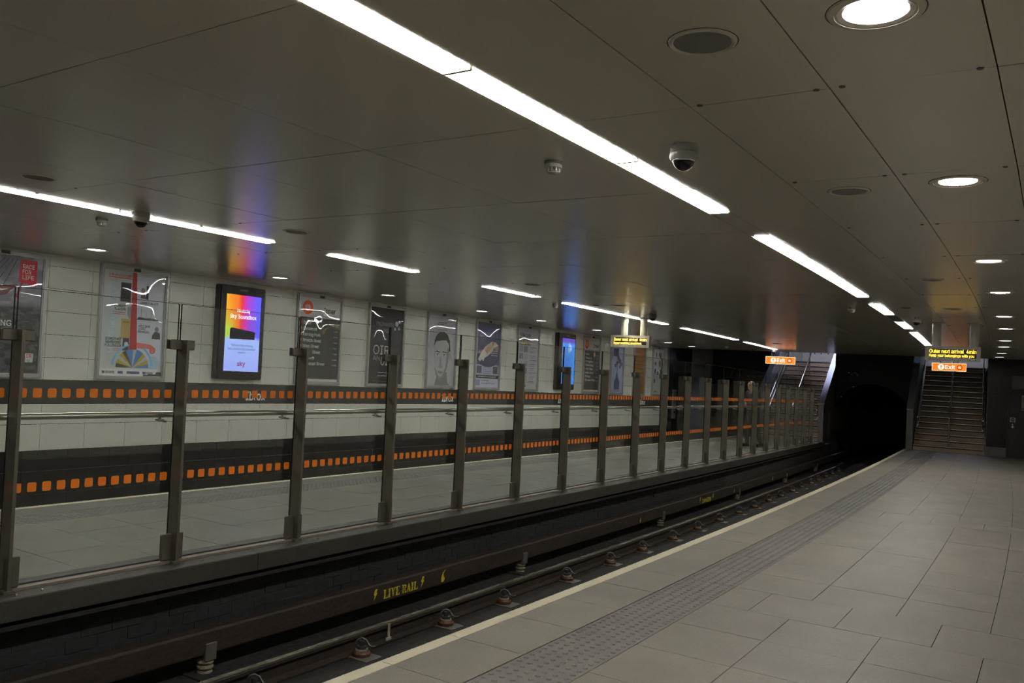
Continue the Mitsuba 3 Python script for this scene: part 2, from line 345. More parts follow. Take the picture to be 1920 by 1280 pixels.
def stencil():
    # heavy slab-serif stencil capitals, each about .62 wide and 1 tall, with a bridge cut through the strokes
    from shapely.ops import unary_union as U
    cut = B_(-.1, .48, 1.2, .53)
    L = U([B_(.06, 0, .28, 1), B_(0, 0, .34, .09), B_(0, .91, .34, 1), Polygon([(.34, 0), (.6, 0), (.6, .36), (.5, .12), (.34, .09)])])
    I = U([B_(.06, 0, .28, 1), B_(0, 0, .34, .09), B_(0, .91, .34, 1)])
    Vv = U([Polygon([(.04, .95), (.27, .95), (.40, .3), (.33, 0), (.27, 0)]), Polygon([(.36, .1), (.42, .3), (.56, .95), (.48, .95)]), B_(0, .91, .32, 1), B_(.42, .91, .64, 1)])
    E_ = U([B_(.06, 0, .27, 1), B_(0, 0, .34, .09), B_(0, .91, .34, 1), Polygon([(.33, 0), (.58, 0), (.58, .32), (.48, .11), (.33, .09)]), Polygon([(.33, 1), (.56, 1), (.56, .72), (.48, .89), (.33, .91)]), B_(.31, .45, .44, .56)])
    R = U([B_(.06, 0, .26, 1), B_(0, 0, .32, .09), B_(0, .91, .32, 1), Point(.36, .73).buffer(.27).difference(Point(.33, .73).buffer(.13)).intersection(B_(.3, .4, .7, 1)), Polygon([(.33, .46), (.48, .46), (.66, 0), (.46, 0)])])
    A = U([Polygon([(.02, 0), (.14, 0), (.28, .62), (.26, .95)]), Polygon([(.30, 1), (.38, 1), (.62, 0), (.40, 0), (.27, .72)]), B_(-.02, 0, .2, .08), B_(.36, 0, .66, .08), B_(.2, .26, .38, .36)])
    x, out = 0, []
    from shapely import affinity
    for ch, w in ((L, .66), (I, .42), (Vv, .68), (E_, .95), (R, .7), (A, .7), (I, .42), (L, .62)):
        out.append(affinity.translate(ch.difference(cut) if ch is not A else ch, x, 0)); x += w
    return U(out), x
from shapely.geometry import Point
po, wid_ = stencil(); sm = ext(po, .001); sm.apply_scale([.475 / wid_, .075, 1]); add('lettering', cr1, sm, YEL, M(5.62, -4.8645, -.448, face='wall'), label='yellow stencilled words LIVE RAIL')
for s in (5.49, 6.14): add('lightning_mark', cr1, ext(bolt_poly, .001), YEL, M(s, -4.8645, -.428, face='wall') @ T().scale([.8, .8, 1]))
beam_text('DANGER', 13.98, 14.46, .065)
for s in (13.84, 14.54): add('lightning_mark', cr1, ext(bolt_poly, .001), YEL, M(s, -4.8645, -.428, face='wall') @ T().scale([.8, .8, 1]))
comma = Polygon([(0, 0), (.05, 0), (.07, .03), (.05, .06), (.04, .09), (.08, .14), (.03, .11), (0, .06)])
for s, k in ((6.45, .8), (11.21, .5), (15.9, .5), (19.0, .7)): add('paint_mark', cr1, ext(Polygon(np.array(comma.exterior.coords) * k), .001), YEL, M(s, -4.8645, -.45, face='wall'))

# ------------------------------------------------------------------ the setting: far wall
wl = thing('wall_left', 'white glazed tile wall with dark name band over a black tiled base', 'wall', kind='structure')
SE = 26.32
add('backing', wl, sweep([(-.25, .25), (0, .25), (0, 2.78), (-.25, 2.78)], seg(S0, SE), lambda s: wd(s) - .008), 'm_grout')
add('backing', wl, sweep([(-.25, -1.0), (0, -1.0), (0, .25), (-.25, .25)], seg(S0, 33), lambda s: wd(s) - .008), 'm_grout_dark')
add('backing', wl, sweep([(-.25, .25), (0, .25), (0, 5.2), (-.25, 5.2)], seg(SE, 33), lambda s: wd(s) - .008), 'm_grout_dark')
ZR = [(.252, .5735), (.5795, .828), (1.135, 1.410), (1.4155, 1.7015), (1.7065, 1.9915), (1.9965, 2.280), (2.2855, 2.5605), (2.5655, 2.72)]
sj = np.arange(5.836 - .606 * 18, SE, .606); near = []
for a in sj:
    b = min(a + .601, SE - .003)
    for z0, z1 in ZR:
        ms = bent(a, b, lambda s: wd(s) - .012, lambda s: wd(s) + rng.uniform(-.0005, .0005), z0, z1)
        if a > 4.5: add('white_tile', wl, ms, 'm_tile')
        else: near.append(tri(ms))
    if a > 3.2: add('band_panel', wl, bent(a, min(a + .605, SE), lambda s: wd(s) - .012, lambda s: wd(s) + .002, .832, 1.131), 'm_band')
    else: near.append(tri(bent(a, min(a + .605, SE), lambda s: wd(s) - .012, lambda s: wd(s) + .002, .832, 1.131)))
add('tiles', wl, cat(*near), 'm_tile', kind='stuff')
dk = []
for a in np.arange(5.016, 28.6, .303):
    for z0, z1 in ((-.008, .248), (-.30, -.012)):
        ms = bent(a, a + .2985, lambda s: wd(s) - .012, wd, z0 + .001, z1 - .001)
        if a < 26: add('dark_tile', wl, ms, 'm_dark_tile')
        else: dk.append(tri(ms))
    for z0 in (-.59, -.88): dk.append(tri(bent(a, a + .3, lambda s: wd(s) - .012, wd, z0, z0 + .287)))
    if a > SE:
        for k in range(14): dk.append(tri(bent(a, a + .3, lambda s: wd(s) - .012, wd, .252 + .3*k, .249 + .3*k + .3)))
for a in np.arange(-4.6, 5.0, .303):
    for z0 in (-.30, -.01): dk.append(tri(bent(a, a + .3, lambda s: wd(s) - .012, wd, z0, z0 + .257)))
add('dark_tiles', wl, cat(*dk), 'm_dark_tile', kind='stuff')
IB = P(text('Ibrox', .135, .40, True, .002), 'm_name_white')
for s in (9.165, 14.37, 19.17, 24.2): add('lettering', wl, IB, None, lf(s, s + .4, .884, .004) @ T().translate([-.2, 0, 0]), label='white station name Ibrox')

# ------------------------------------------------------------------ the setting: ceiling
ce = thing('ceiling', 'low ceiling of grey satin metal panels with thin joints and bolts', 'ceiling', kind='structure')
add('backing', ce, bent(S0, SC, -11.2, 1.4, H + .03, H + .12, 50), 'm_void')
SJ = [3.385 + 1.52 * k for k in range(-6, 16)]; SJ = [S0] + [s for s in SJ if S0 + .3 < s < SC - .3] + [SC]
def sjoints(k): return SJ
DB = [1.40, .86, .295, -.27, -.835, -1.405, -1.978]
DB2 = [-2.122, -2.69, -3.26, -3.83, -4.40, -4.97, -5.54, -6.11, -6.682]
DB3 = [-6.828, -7.40, -7.97, -8.54, -9.11, -9.95, -10.78]
def panel(a, b, d0, d1, name='panel'):
    j = np.array([[[0, 0, rng.uniform(-.0009, .0009)]] * 4, [[0, 0, rng.uniform(-.0009, .0009)]] * 4]); t = rng.uniform(-.0009, .0009)
    j[:, 0, 2] += t; j[:, 3, 2] += t
    lo, hi = min(d0, d1) + .0025, max(d0, d1) - .0025
    ms = bent(a + .0025, b - .0025, lambda s: lo + drift(s, lo), lambda s: hi + drift(s, hi), H, H + .03, 1, j)
    add(name, ce, ms, 'm_ceiling')
for DD in (DB, DB2, DB3):
    for k, (d0, d1) in enumerate(zip(DD[:-1], DD[1:])):
        if DD is DB2 and k % 2 == 1: continue
        d1 = DD[k+2] if (DD is DB2) else d1
        for a, b in zip(SJ[:-1], SJ[1:]): panel(a, b, d0, d1)
BOLT = P(lathe([(0, -.004), (.011, -.004), (.013, 0), (0, 0)], 10), 'm_iron')
for s in SJ[3:]:
    s_ = s - .006
    for d in (-1.36, -.885, -.788, -.322): add('bolt', ce, BOLT, None, M(s_, d, H))
    for d in (-6.1, -6.63, -7.45, -7.9): add('bolt', ce, BOLT, None, M(s_, d + float(drift(s, d)), H))

# strip lights: runs of diffusers in the two slots
DIFW = .140
def strip(dc, runs, blanks, where):
    for n, (joints, lab) in enumerate(runs):
        t = thing('strip_light', lab, 'light', 'recessed strip lights in the ceiling')
        add('housing', t, bent(joints[0], joints[-1], lambda s: dc - .07 + drift(s, dc), lambda s: dc + .07 + drift(s, dc), H + .006, H + .03, 6), 'm_post_dark')
        for a, b in zip(joints[:-1], joints[1:]):
            c = .05
            ss = [a + .004, b - .004]
            ms = bent(a + .006, b - .006, lambda s: dc - .066 + drift(s, dc), lambda s: dc + .066 + drift(s, dc), H - .008, H + .005, 2)
            add('diffuser', t, ms, 'm_lamp_body', em=L_STRIP)
            if a > joints[0]: add('joint_cover', t, bent(a - .007, a + .007, lambda s: dc - .067 + drift(s, dc), lambda s: dc + .067 + drift(s, dc), H - .0095, H + .005), 'm_joint_cover')
        for e in (joints[0], joints[-1]):
            for q in (-.05, .05): add('screw', t, BOLT, None, M(e + (.03 if e == joints[0] else -.03), dc + q + float(drift(e, dc)), H - .0082) @ T().scale(.5))
    for a, b, dark in blanks:
        for a2, b2 in [(x, min(x + 1.52, b)) for x in np.arange(a, b - .02, 1.52)]:
            add('filler_panel' if not dark else 'blank_panel', ce, bent(a2 + .004, b2 - .004, lambda s: dc - .068 + drift(s, dc), lambda s: dc + .068 + drift(s, dc), H, H + .02), 'm_ceiling' if not dark else 'm_post_dark')
strip(-2.05, [([-1.97, -.45, 1.07, 2.595, 4.12, 5.625], 'long bright strip light over the track edge, nearest and longest run'), ([6.65, 8.17, 9.69, 11.21], 'second strip light run beyond the dome camera above the track'),
              ([12.17, 13.66], 'short strip light run third along the right-hand slot'), ([15.0, 16.46], 'short strip light beside the dome camera before the right display'),
              ([17.4, 19.3, 21.3], 'farthest strip light of the right-hand slot, ending behind the right display')],
      [(S0, -1.97, 0), (5.625, 6.65, 0), (11.21, 12.17, 0), (13.66, 15.0, 1), (16.46, 17.4, 0), (21.3, SC, 0)], 0)
strip(-6.755, [([1.07, 2.595, 4.12, 5.85], 'strip light over the island platform running behind the leftmost dome camera'), ([6.73, 8.23], 'strip light in the left slot above the station list poster'),
               ([9.81, 11.26], 'short strip light in the left slot above the face poster'), ([12.17, 13.7, 15.2, 16.5], 'strip light in the left slot crossing behind the left display pillars'),
               ([17.5, 19.3, 21.18], 'strip light in the left slot just past the left display'), ([22.0, 23.5, 25.07], 'last strip light of the left slot, above the left exit sign')],
      [(S0, 1.07, 0), (5.85, 6.73, 0), (8.23, 9.81, 0), (11.26, 12.17, 0), (16.5, 17.5, 0), (21.18, 22.0, 0), (25.07, SC, 0)], 0)

# downlights
RING = P(lathe([(.094, -.001), (.112, -.006), (.118, -.004), (.120, -.008), (.138, -.006), (.142, 0), (.094, 0)], 40), 'm_ceiling', 30)
LENS = lathe([(0, -.003), (.094, -.003), (.094, 0)], 32)
SHADE_D = P(lathe([(.142, -.0006), (.146, -.0006), (.146, 0), (.142, 0)], 40), 'm_post_dark')  # flush dark ring painted as the shade of a gap round the trim
RD = [(2.733, -.553), (5.162, -.558), (8.284, -.576), (10.748, -.567), (13.787, -.581), (16.048, -.57), (19.024, -.573), (20.996, -.574), (23.473, -.592), (25.175, -.612)]
LD = [(5.718, -9.571), (8.519, -9.425), (10.916, -9.364), (13.86, -9.356), (16.094, -9.21), (18.734, -9.065), (23.265, -8.803), (24.845, -8.596)]
for i, (s, d) in enumerate([(-.3, -.55), *RD]):
    if i: t = thing('downlight', f'{ORD[i]} round recessed downlight of the right-hand row from the viewer', 'light', 'round downlights of the right-hand row')
    else: t = thing('downlight', 'round recessed downlight behind the viewer', 'light')
    add('trim_ring', t, RING, None, M(s, d, H)); add('painted_ring_shade', t, SHADE_D, None, M(s, d, H)); add('lens', t, LENS, 'm_lamp_body', M(s, d, H), em=L_DOWN)
for i, (s, d) in enumerate(LD):
    t = thing('downlight', f'{ORD[i+1]} round downlight from the left along the poster wall', 'light', 'round downlights along the poster wall')
    add('trim_ring', t, RING, None, M(s, d, H)); add('painted_ring_shade', t, SHADE_D, None, M(s, d, H)); add('lens', t, LENS, 'm_lamp_body', M(s, d, H), em=L_DOWN2)
# speakers
SPR = P(lathe([(.098, -.004), (.106, -.009), (.115, -.004), (.117, 0), (.098, 0)], 36), 'm_ceiling', 30)
SPG = P(lathe([(0, -.007), (.06, -.0055), (.098, -.004), (.098, 0)], 32), 'm_grille', 40)
SHADE_S = P(lathe([(.117, -.0006), (.1205, -.0006), (.1205, 0), (.117, 0)], 36), 'm_post_dark')  # flat dark ring: shadow line round the speaker rim, put in as colour
SPK = [(2.735, -1.106, 'largest round speaker grille, nearest the viewer'), (5.221, -1.131, 'round speaker grille below the dome camera at upper right'), (9.544, -1.141, 'round speaker grille left of the third right-hand downlight'),
       (12.729, -1.156, 'round speaker grille just above the right display pillars'), (3.047, -5.994, 'round speaker grille at the far left of the ceiling'), (5.392, -5.914, 'round speaker grille past the end of the leftmost strip light'),
       (9.624, -5.866, 'round speaker grille above the pale sea poster'), (12.482, -5.887, 'round speaker grille above the left display'), (22.246, -5.575, 'round speaker grille above the left exit sign')]
for s, d, lab in SPK:
    t = thing('ceiling_speaker', lab, 'speaker', 'ceiling speakers'); add('rim', t, SPR, None, M(s, d, H)); add('painted_rim_shade', t, SHADE_S, None, M(s, d, H)); add('grille', t, SPG, None, M(s, d, H))
for s, d, lab in ((12.622, -1.722, 'small dark round vent beside the right-hand strip lights'), (12.506, -6.311, 'small dark round vent left of the left display pillars')):
    t = thing('ceiling_vent', lab, 'vent'); add('ring', t, SPR, 'm_post_dark', M(s, d, H) @ T().scale(.55)); add('cover', t, SPG, 'm_post_dark', M(s, d, H) @ T().scale(.55))
# dome cameras and smoke detectors
CB = P(lathe([(0, 0), (.066, 0), (.068, -.012), (.070, -.04), (.066, -.042), (.070, -.046), (.070, -.062), (.062, -.078), (.05, -.082), (0, -.082)], 32), 'm_white_plastic', 35)
ang = np.linspace(0, math.pi / 2, 9)
CD = P(lathe([(.052 * math.cos(a), -.078 - .05 * math.sin(a)) for a in ang], 28), 'm_dome', True)
CR_ = P(lathe([(.049, -.078), (.056, -.076), (.056, -.082), (.051, -.085)], 32), 'm_chrome', True)
CAMS = [(3.936, -1.648, 'large white dome camera with dark bubble beside the long strip light'), (4.225, -6.547, 'white dome camera overlapping the leftmost strip light'), (14.016, -5.897, 'dark dome camera right of the left display pillars'),
        (14.039, -1.708, 'white dome camera left of the right display'), (25.133, -6.258, 'dark dome camera at the ceiling end above the left exit sign')]
for s, d, lab in CAMS:
    t = thing('dome_camera', lab, 'security camera', 'dome cameras'); f = M(s, d, H)
    b = 'm_white_plastic' if 'white' in lab else 'm_dark_housing'
    add('housing', t, CB, b, f); add('bubble', t, CD, None, f, label='smoked dark bubble'); add('bubble_ring', t, CR_, None if 'white' in lab else 'm_dark_housing', f)
    add('logo_plate', t, lathe([(0, 0), (.012, 0), (.012, .002), (0, .002)], 14), 'm_grille', f @ T().translate([-.02, -.069, -.02]).rotate([1, 0, 0], 90))
SB = P(lathe([(0, 0), (.05, 0), (.052, -.012), (.045, -.016), (0, -.016)], 24), 'm_grille', 35)
SH = P(lathe([(0, -.016), (.046, -.016), (.05, -.026), (.046, -.036), (0, -.036)], 24), 'm_white_plastic', 35)
fins = cat(*[cham(.016, .04, -.004, .004, -.058, -.036, .001).apply_transform(trimesh.transformations.rotation_matrix(k * math.pi / 5, [0, 0, 1])) for k in range(10)], lathe([(0, -.05), (.03, -.05), (.033, -.062), (.02, -.068), (0, -.068)], 20))
SF = P(fins, 'm_white_plastic')
for s, d, lab in ((3.988, -2.425, 'white smoke detector nearest the viewer, left of the long strip light'), (4.315, -7.264, 'white smoke detector at far left beside a dome camera'),
                  (12.36, -6.971, 'white smoke detector at the near end of a left strip light'), (12.673, -2.418, 'white smoke detector left of the short right-hand strip lights'), (23.9, -7.3, 'tiny white smoke detector near the dark opening at the far left end')):
    t = thing('smoke_detector', lab, 'smoke detector', 'smoke detectors'); f = M(s, d, H)
    add('base', t, SB, None, f); add('head', t, SH, None, f); add('vent_fins', t, SF, None, f)

# ------------------------------------------------------------------ glass screen
NP, PS, PD = 21, 2.5756, 1.1437
post_s = [PS + PD * k for k in range(NP)]; GD = -5.262
FIN = P(cham(-.05, .055, -.011, .011, -.004, 1.545, .002), 'm_post'); GSK = P(cham(-.062, -.05, -.006, .006, 0, 1.5, .001), 'm_post_dark')
TCL = P(cham(-.03, .0, -.095, .095, 1.475, 1.545, .006), 'm_post'); TCE = P(cham(-.055, -.0305, -.098, .098, 1.478, 1.543, .003), 'm_post_dark')
BCL = P(cham(-.03, .0, -.085, .085, .02, .20, .006), 'm_post'); FOOT = P(cham(-.05, .06, -.03, .03, -.004, .02, .003), 'm_post')
ANC = P(lathe([(0, 0), (.008, 0), (.008, .008), (0, .012)], 10), 'm_chrome')
def post_label(k):
    if k == 0: return 'leftmost stainless steel post of the glass screen'
    if k == NP - 1: return 'farthest stainless steel post, at the far end of the glass screen'
    return f'{ORD[k+1]} stainless steel screen post from the left'
for k in range(-2, NP):
    s = PS + PD * k
    t = thing('screen_post', post_label(k) if k >= 0 else ('nearest' if k == -2 else 'next nearest') + ' stainless steel screen post, outside the left edge of view', 'post', 'steel posts of the glass screen'); f = M(s, -5.205, .101)
    add('fin', t, FIN, None, f); add('gasket', t, GSK, None, f); add('top_clamp', t, TCL, None, f); add('clamp_end', t, TCE, None, f); add('base_clamp', t, BCL, None, f); add('foot', t, FOOT, None, f)
    for q in (.02, .17): add('anchor_bolt', t, ANC, None, f @ T().translate([.1, q, 0]))
SQ = P(ext(rrect(.056, .058, .010), .0012), 'm_orange_film')
for k in range(-2, NP - 1):
    a = PS + PD * k; b = a + PD; lab = f'clear glass screen panel between the {ORD[k+1]} and {ORD[k+2]} posts from the left' if k >= 0 else ('nearest clear glass screen panel, wholly outside the left edge of view' if k == -2 else 'clear glass screen panel crossing the left edge of view')
    t = thing('glass_panel', lab, 'glass panel', 'clear glass panels of the screen')
    ss = [a + .012, b - .012]
    v = np.array([W(x, GD, z) for x, z in ((ss[0], .115), (ss[1], .115), (ss[1], 1.895), (ss[0], 1.895))]); add('pane', t, trimesh.Trimesh(v, [[0, 1, 2], [0, 2, 3]], process=False), 'm_glass')
    add('polished_edge', t, bent(ss[0], ss[1], GD - .006, GD + .006, 1.895, 1.898), 'm_glass_edge')
    add('polished_edge', t, bent(ss[0] - .004, ss[0] - .0005, GD - .005, GD + .005, .115, 1.895), 'm_glass_edge'); add('polished_edge', t, bent(ss[1] + .0005, ss[1] + .004, GD - .005, GD + .005, .115, 1.895), 'm_glass_edge')
    add('glazing_channel', t, bent(a + .03, b - .03, GD - .02, GD + .012, .101, .128), 'm_post_dark'); add('bottom_bead', t, bent(a + .03, b - .02, GD + .014, GD + .075, .101, .118), 'm_bead', label='pale metal bead')
    js = [a + .085 + (PD - .17) / 11 * (i + .0) for i in range(12)] if False else [a + .0665 + .0919 * i for i in range(12)]
    if k < 8:
        for zz in (1.267, .697):
            for x in js: add('orange_square', t, SQ, None, M(x, GD + .001, zz, face='wall'))
    else:
        add('orange_squares', t, cat(*[tri(bent(x - .028, x + .028, GD + .001, GD + .0022, zz - .029, zz + .029)) for zz in (1.267, .697) for x in js]), 'm_orange_film', kind='stuff')
hr = thing('handrail', 'long stainless handrail tube fixed behind the glass screen', 'handrail')
sp = seg(-.3, PS + PD * (NP - 1), .5); add('tube', hr, P(tube(W(sp, -5.335 + 0 * sp, 1.118 + 0 * sp), .0215, 14), 'm_steel', 60))
HB = P(cat(lathe([(0, -.012), (.03, -.012), (.03, -.002), (0, 0)], 14).apply_translation([0, 0, -.03]), cham(-.008, .075, -.008, .008, -.05, -.036, .002), cham(-.008, .008, -.008, .008, -.035, -.018, .002)), 'm_steel')
for k in range(0, NP): add('bracket', hr, HB, None, M(PS + PD * k - .07, -5.335, 1.118))

# ------------------------------------------------------------------ posters on the far wall
PZ0, PZ1 = 1.152, 2.685
def wavy(w, h, seed, amp=.009):
    n, m = 22, 30; u, v = np.meshgrid(np.linspace(-w/2, w/2, n), np.linspace(0, h, m)); p = np.stack([u * 2.2 + seed * 7, v * 2.0, 0 * u + seed], -1)
    z = (meshkit.fbm(p, 2, seed) - .5) * 2 * amp; vs = np.stack([u, v, z], -1).reshape(-1, 3); q = []
    for j in range(m - 1):
        for i in range(n - 1): q.append([j*n+i, j*n+i+1, (j+1)*n+i+1, (j+1)*n+i])
    return vs, np.array(q)
def poster(s0, s1, label, paper, seed, cat_='poster', frame_w=.055, glaze=True):
    w, h = (s1 - s0) * (1 - KAP * 10.4) / (1 - KAP * 10.4), PZ1 - PZ0
    t = thing('framed_poster', label, cat_, 'framed posters on the tiled wall'); f = lf(s0, s1, PZ0); fw = frame_w
    outer, inner = sbox(-w/2, 0, w/2, h), sbox(-w/2 + fw, fw, w/2 - fw, h - fw * 1.1)
    fr = cat(ext(outer.difference(inner), .035), ext(outer.buffer(-.012).difference(inner.buffer(.014)), .045))
    add('frame', t, fr, 'm_alu', f)
    add('latch', t, cham(-.055, .055, h - .05, h - .012, .036, .052, .003), 'm_post_dark', f)
    if paper is not None: add('print', t, cham(-w/2 + fw * .8, w/2 - fw * .8, fw * .8, h - fw * .8, .004, .012, .001), paper, f)
    if glaze:
        g = wavy(w - 2 * fw, h - 2.1 * fw, seed); add('glazing', t, P(g, 'm_acrylic', True), None, f @ T().translate([0, fw, .028]))
    return t, f, w, h
def patch(t, f, name, x0, x1, y0, y1, col, dz=.0125, label=None):
    add(name, t, box(x0, x1, y0, y1, dz - .0005, dz + .0005), flat(*col) if isinstance(col, tuple) else col, f, label=label)
def polyp(t, f, name, pts, col, dz=.0128, label=None):
    po = Polygon(pts); po = po if po.is_valid else po.buffer(0)
    add(name, t, ext(po, .0006), flat(*col) if isinstance(col, tuple) else col, f @ T().translate([0, 0, dz]), label=label)
def words(t, f, s, x, y, hgt, col, width=None, bold=True, dz=.0135, right=False, rot=0, em=None):
    m = text(s, hgt, width, bold, .0006)
    if right: m.apply_translation([-m.bounds[1][0], 0, 0])
    add('lettering', t, m, flat(*col) if isinstance(col, tuple) else col, f @ T().translate([x, y, dz]).rotate([0, 0, 1], rot), em=em)

BOOST = 1.85
def ink(r, g, b): return tuple(min(.86, BOOST * c) for c in sc(r, g, b))
def scrawl(t, f, x, y, hgt, width, col, dz=.0135, gaps=(6,)):
    """a line of print too blurred to read: upright and cross strokes in letter-sized groups"""
    r = random.Random(int(abs(x) * 1000 + y * 777)); ms, px, k, w = [], 0.0, 0, hgt * .62
    while px < width - w * .6:
        if k and r.random() < .18: px += w * .7
        ww = w * r.uniform(.6, 1.05); st = hgt * .16
        ms.append(box(px, px + st, 0, hgt, 0, .0006))
        if r.random() < .7: ms.append(box(px + ww - st, px + ww, 0, hgt * r.choice((1, .7)), 0, .0006))
        for yy in r.sample((0, .42, .84), r.choice((1, 2))): ms.append(box(px, px + ww, hgt * yy, hgt * yy + st, 0, .0007))
        px += ww + hgt * .2; k += 1
    add('blurred_print', t, cat(*ms), flat(*col), f @ T().translate([x, y, dz]))
# 1 race poster, cut by the left edge of view
def f_sea(p, n, uv):
    h = p.z - (G1 * 5.2 + G2 * 27); v = fbm(p.y * 5, h * 9, 3.0, 4); w = fbm(p.y * 14, h * 22, 8.0, 3)
    sky = mix((.62, .62, .68), (.32, .32, .38), smoothstep(.3, .7, v)); sea = mix((.05, .058, .075), (.16, .17, .20), smoothstep(.42, .7, w))
    return mix(sea, sky, smoothstep(1.98, 2.06, h))
mat('m_print_sea', plast(mikit.proc(f_sea), .3))
t, f, w, h = poster(4.70, 5.79, 'dark sea poster with red flag at the far left, cut by the frame edge', 'm_print_sea', 1)
polyp(t, f, 'hull', [(-.49, .88), (.05, 1.0), (.18, 1.13), (-.05, 1.10), (-.49, 1.02)], (92, 44, 48)); polyp(t, f, 'hull_stripe', [(-.49, .95), (.0, 1.04), (.1, 1.08), (-.2, 1.05), (-.49, 1.0)], (178, 172, 176), .0136)
polyp(t, f, 'sail', [(-.4, 1.1), (-.05, 1.14), (-.2, 1.45)], (150, 150, 156)); polyp(t, f, 'oar', [(.16, .98), (.24, 1.2), (.26, 1.19), (.19, .97)], (120, 40, 44), .0132)
for k in range(4): polyp(t, f, 'rope', [(-.3 + .1 * k, 1.1), (-.29 + .1 * k, 1.1), (.02 + .05 * k, 1.44), (.01 + .05 * k, 1.44)], (60, 58, 62), .0134)
polyp(t, f, 'flag', [(.19, 1.17), (.42, 1.12), (.42, 1.44), (.20, 1.44)], (146, 28, 38), .0138)
for i, q in enumerate(('RACE', 'FOR', 'LIFE')): words(t, f, q, .235, 1.335 - .066 * i, .05, (225, 200, 205), .15 if q != 'FOR' else .11, dz=.0146)
words(t, f, 'ING', .135, .62, .07, (205, 205, 205), right=True); patch(t, f, 'red_patch', -.20, -.03, .525, .585, (120, 40, 52))
words(t, f, 'ther', .045, .47, .035, (205, 205, 205), right=True); words(t, f, 'w', .0, .42, .035, (205, 205, 205), right=True)
for k, y in enumerate((.35, .32, .285)): patch(t, f, 'small_print', -.47, .02 - .04 * (k % 2), y, y + .009, (120, 122, 128))
patch(t, f, 'badge', .33, .43, .19, .30, (176, 170, 172)); words(t, f, 'ER', .345, .25, .04, (140, 40, 44), dz=.0142); words(t, f, 'U', .36, .2, .03, (60, 64, 100), dz=.0142)

# 2 engineers poster
mat('m_print_pale', plast(ink(178, 182, 190), .3))
t, f, w, h = poster(6.53, 7.62, 'pale poster with red vertical stripe, portraits and a yellow and blue half wheel', 'm_print_pale', 2)
polyp(t, f, 'wash', [(.0, .28), (.47, .28), (.47, 1.43), (.0, 1.43)], (168, 172, 182), .0124)
polyp(t, f, 'red_stripe', [(-.045, .42), (.075, .42), (.02, 1.47), (-.045, 1.47)], (150, 40, 42), .0138)
scrawl(t, f, -.41, 1.395, .03, .36, (170, 30, 34)); patch(t, f, 'rule', -.41, -.05, 1.372, 1.382, (170, 40, 44))
words(t, f, 'TRANSFORMATION', -.37, 1.36, .075, (150, 172, 205), 1.0, rot=-90, dz=.0132)
patch(t, f, 'photograph', -.22, -.06, 1.06, 1.32, (48, 46, 50)); patch(t, f, 'photograph', .05, .22, 1.12, 1.31, (38, 36, 40))
add('portrait', t, lathe([(0, 0), (.035, 0), (.035, .0008), (0, .0008)], 18), flat(120, 105, 98), f @ T().translate([.13, 1.24, .0135])); polyp(t, f, 'portrait', [(.09, 1.13), (.19, 1.13), (.16, 1.2), (.11, 1.2)], (80, 74, 72), .0135)
words(t, f, 'JAMES WATT', .09, 1.055, .03, (30, 30, 34), .3); words(t, f, 'ROBERT', -.13, .985, .033, (34, 34, 38), right=True); words(t, f, 'NAPIER', -.13, .94, .033, (34, 34, 38), right=True)
for y in (.91, .885): patch(t, f, 'small_print', -.33, -.13, y, y + .008, (150, 60, 62))
polyp(t, f, 'portrait', [(-.1, .99), (-.03, 1.01), (.0, .94), (-.02, .86), (-.07, .83), (-.1, .9)], (120, 122, 130)); polyp(t, f, 'ship', [(.05, .835), (.42, .835), (.38, .86), (.28, .87), (.2, .86), (.08, .875)], (44, 44, 50))
for x in (.12, .2, .28): patch(t, f, 'mast', x, x + .004, .86, 1.0, (60, 60, 66))
patch(t, f, 'document', -.19, -.035, .57, .83, (150, 134, 84)); patch(t, f, 'document_title', -.165, -.06, .775, .8, (120, 104, 60), .0138)
for i, q in enumerate(('WILLIAM', 'JOHN', 'RANKINE')): words(t, f, q, .085, .735 - .04 * i, .03, (32, 34, 40))
for y in (.63, .61): patch(t, f, 'small_print', .085, .25, y, y + .007, (150, 60, 62))
add('portrait', t, lathe([(0, 0), (.034, 0), (.034, .0008), (0, .0008)], 18), flat(96, 96, 100), f @ T().translate([.385, .72, .0135])); polyp(t, f, 'portrait', [(.31, .58), (.45, .58), (.44, .67), (.36, .69), (.32, .64)], (52, 52, 58))
for i, q in enumerate(('DOROTHÉE', 'MARIANNE', 'PULLINGER')): words(t, f, q, -.17, .535 - .045 * i, .033, (32, 32, 38), right=True)
for y in (.415, .395): patch(t, f, 'small_print', -.38, -.18, y, y + .007, (150, 60, 62))
patch(t, f, 'photograph', -.15, -.05, .40, .57, (52, 52, 56)); add('portrait', t, lathe([(0, 0), (.03, 0), (.03, .0008), (0, .0008)], 18), flat(176, 176, 178), f @ T().translate([-.095, .49, .0135]))
polyp(t, f, 'motor_car', [(.06, .52), (.3, .50), (.38, .45), (.38, .4), (.3, .4), (.28, .44), (.08, .44)], (176, 92, 92), .0134); add('wheel', t, lathe([(.03, 0), (.05, 0), (.05, .0008), (.03, .0008)], 20), flat(170, 84, 86), f @ T().translate([.33, .42, .0139]))
NW = 14
for k in range(NW):
    a0, a1 = math.pi * k / NW, math.pi * (k + 1) / NW; R = .26; cx, cy = .02, .17
    col = ((150, 132, 40), (60, 62, 50), (70, 110, 160), (150, 158, 160))[[2, 0, 3, 0, 2, 2, 3, 2, 2, 1, 0, 3, 0, 1][k] % 4]
    polyp(t, f, 'wheel_sector', [(cx, cy), (cx + R * math.cos(a0), cy + R * math.sin(a0)), (cx + R * math.cos(a1), cy + R * math.sin(a1))], col, .0134)
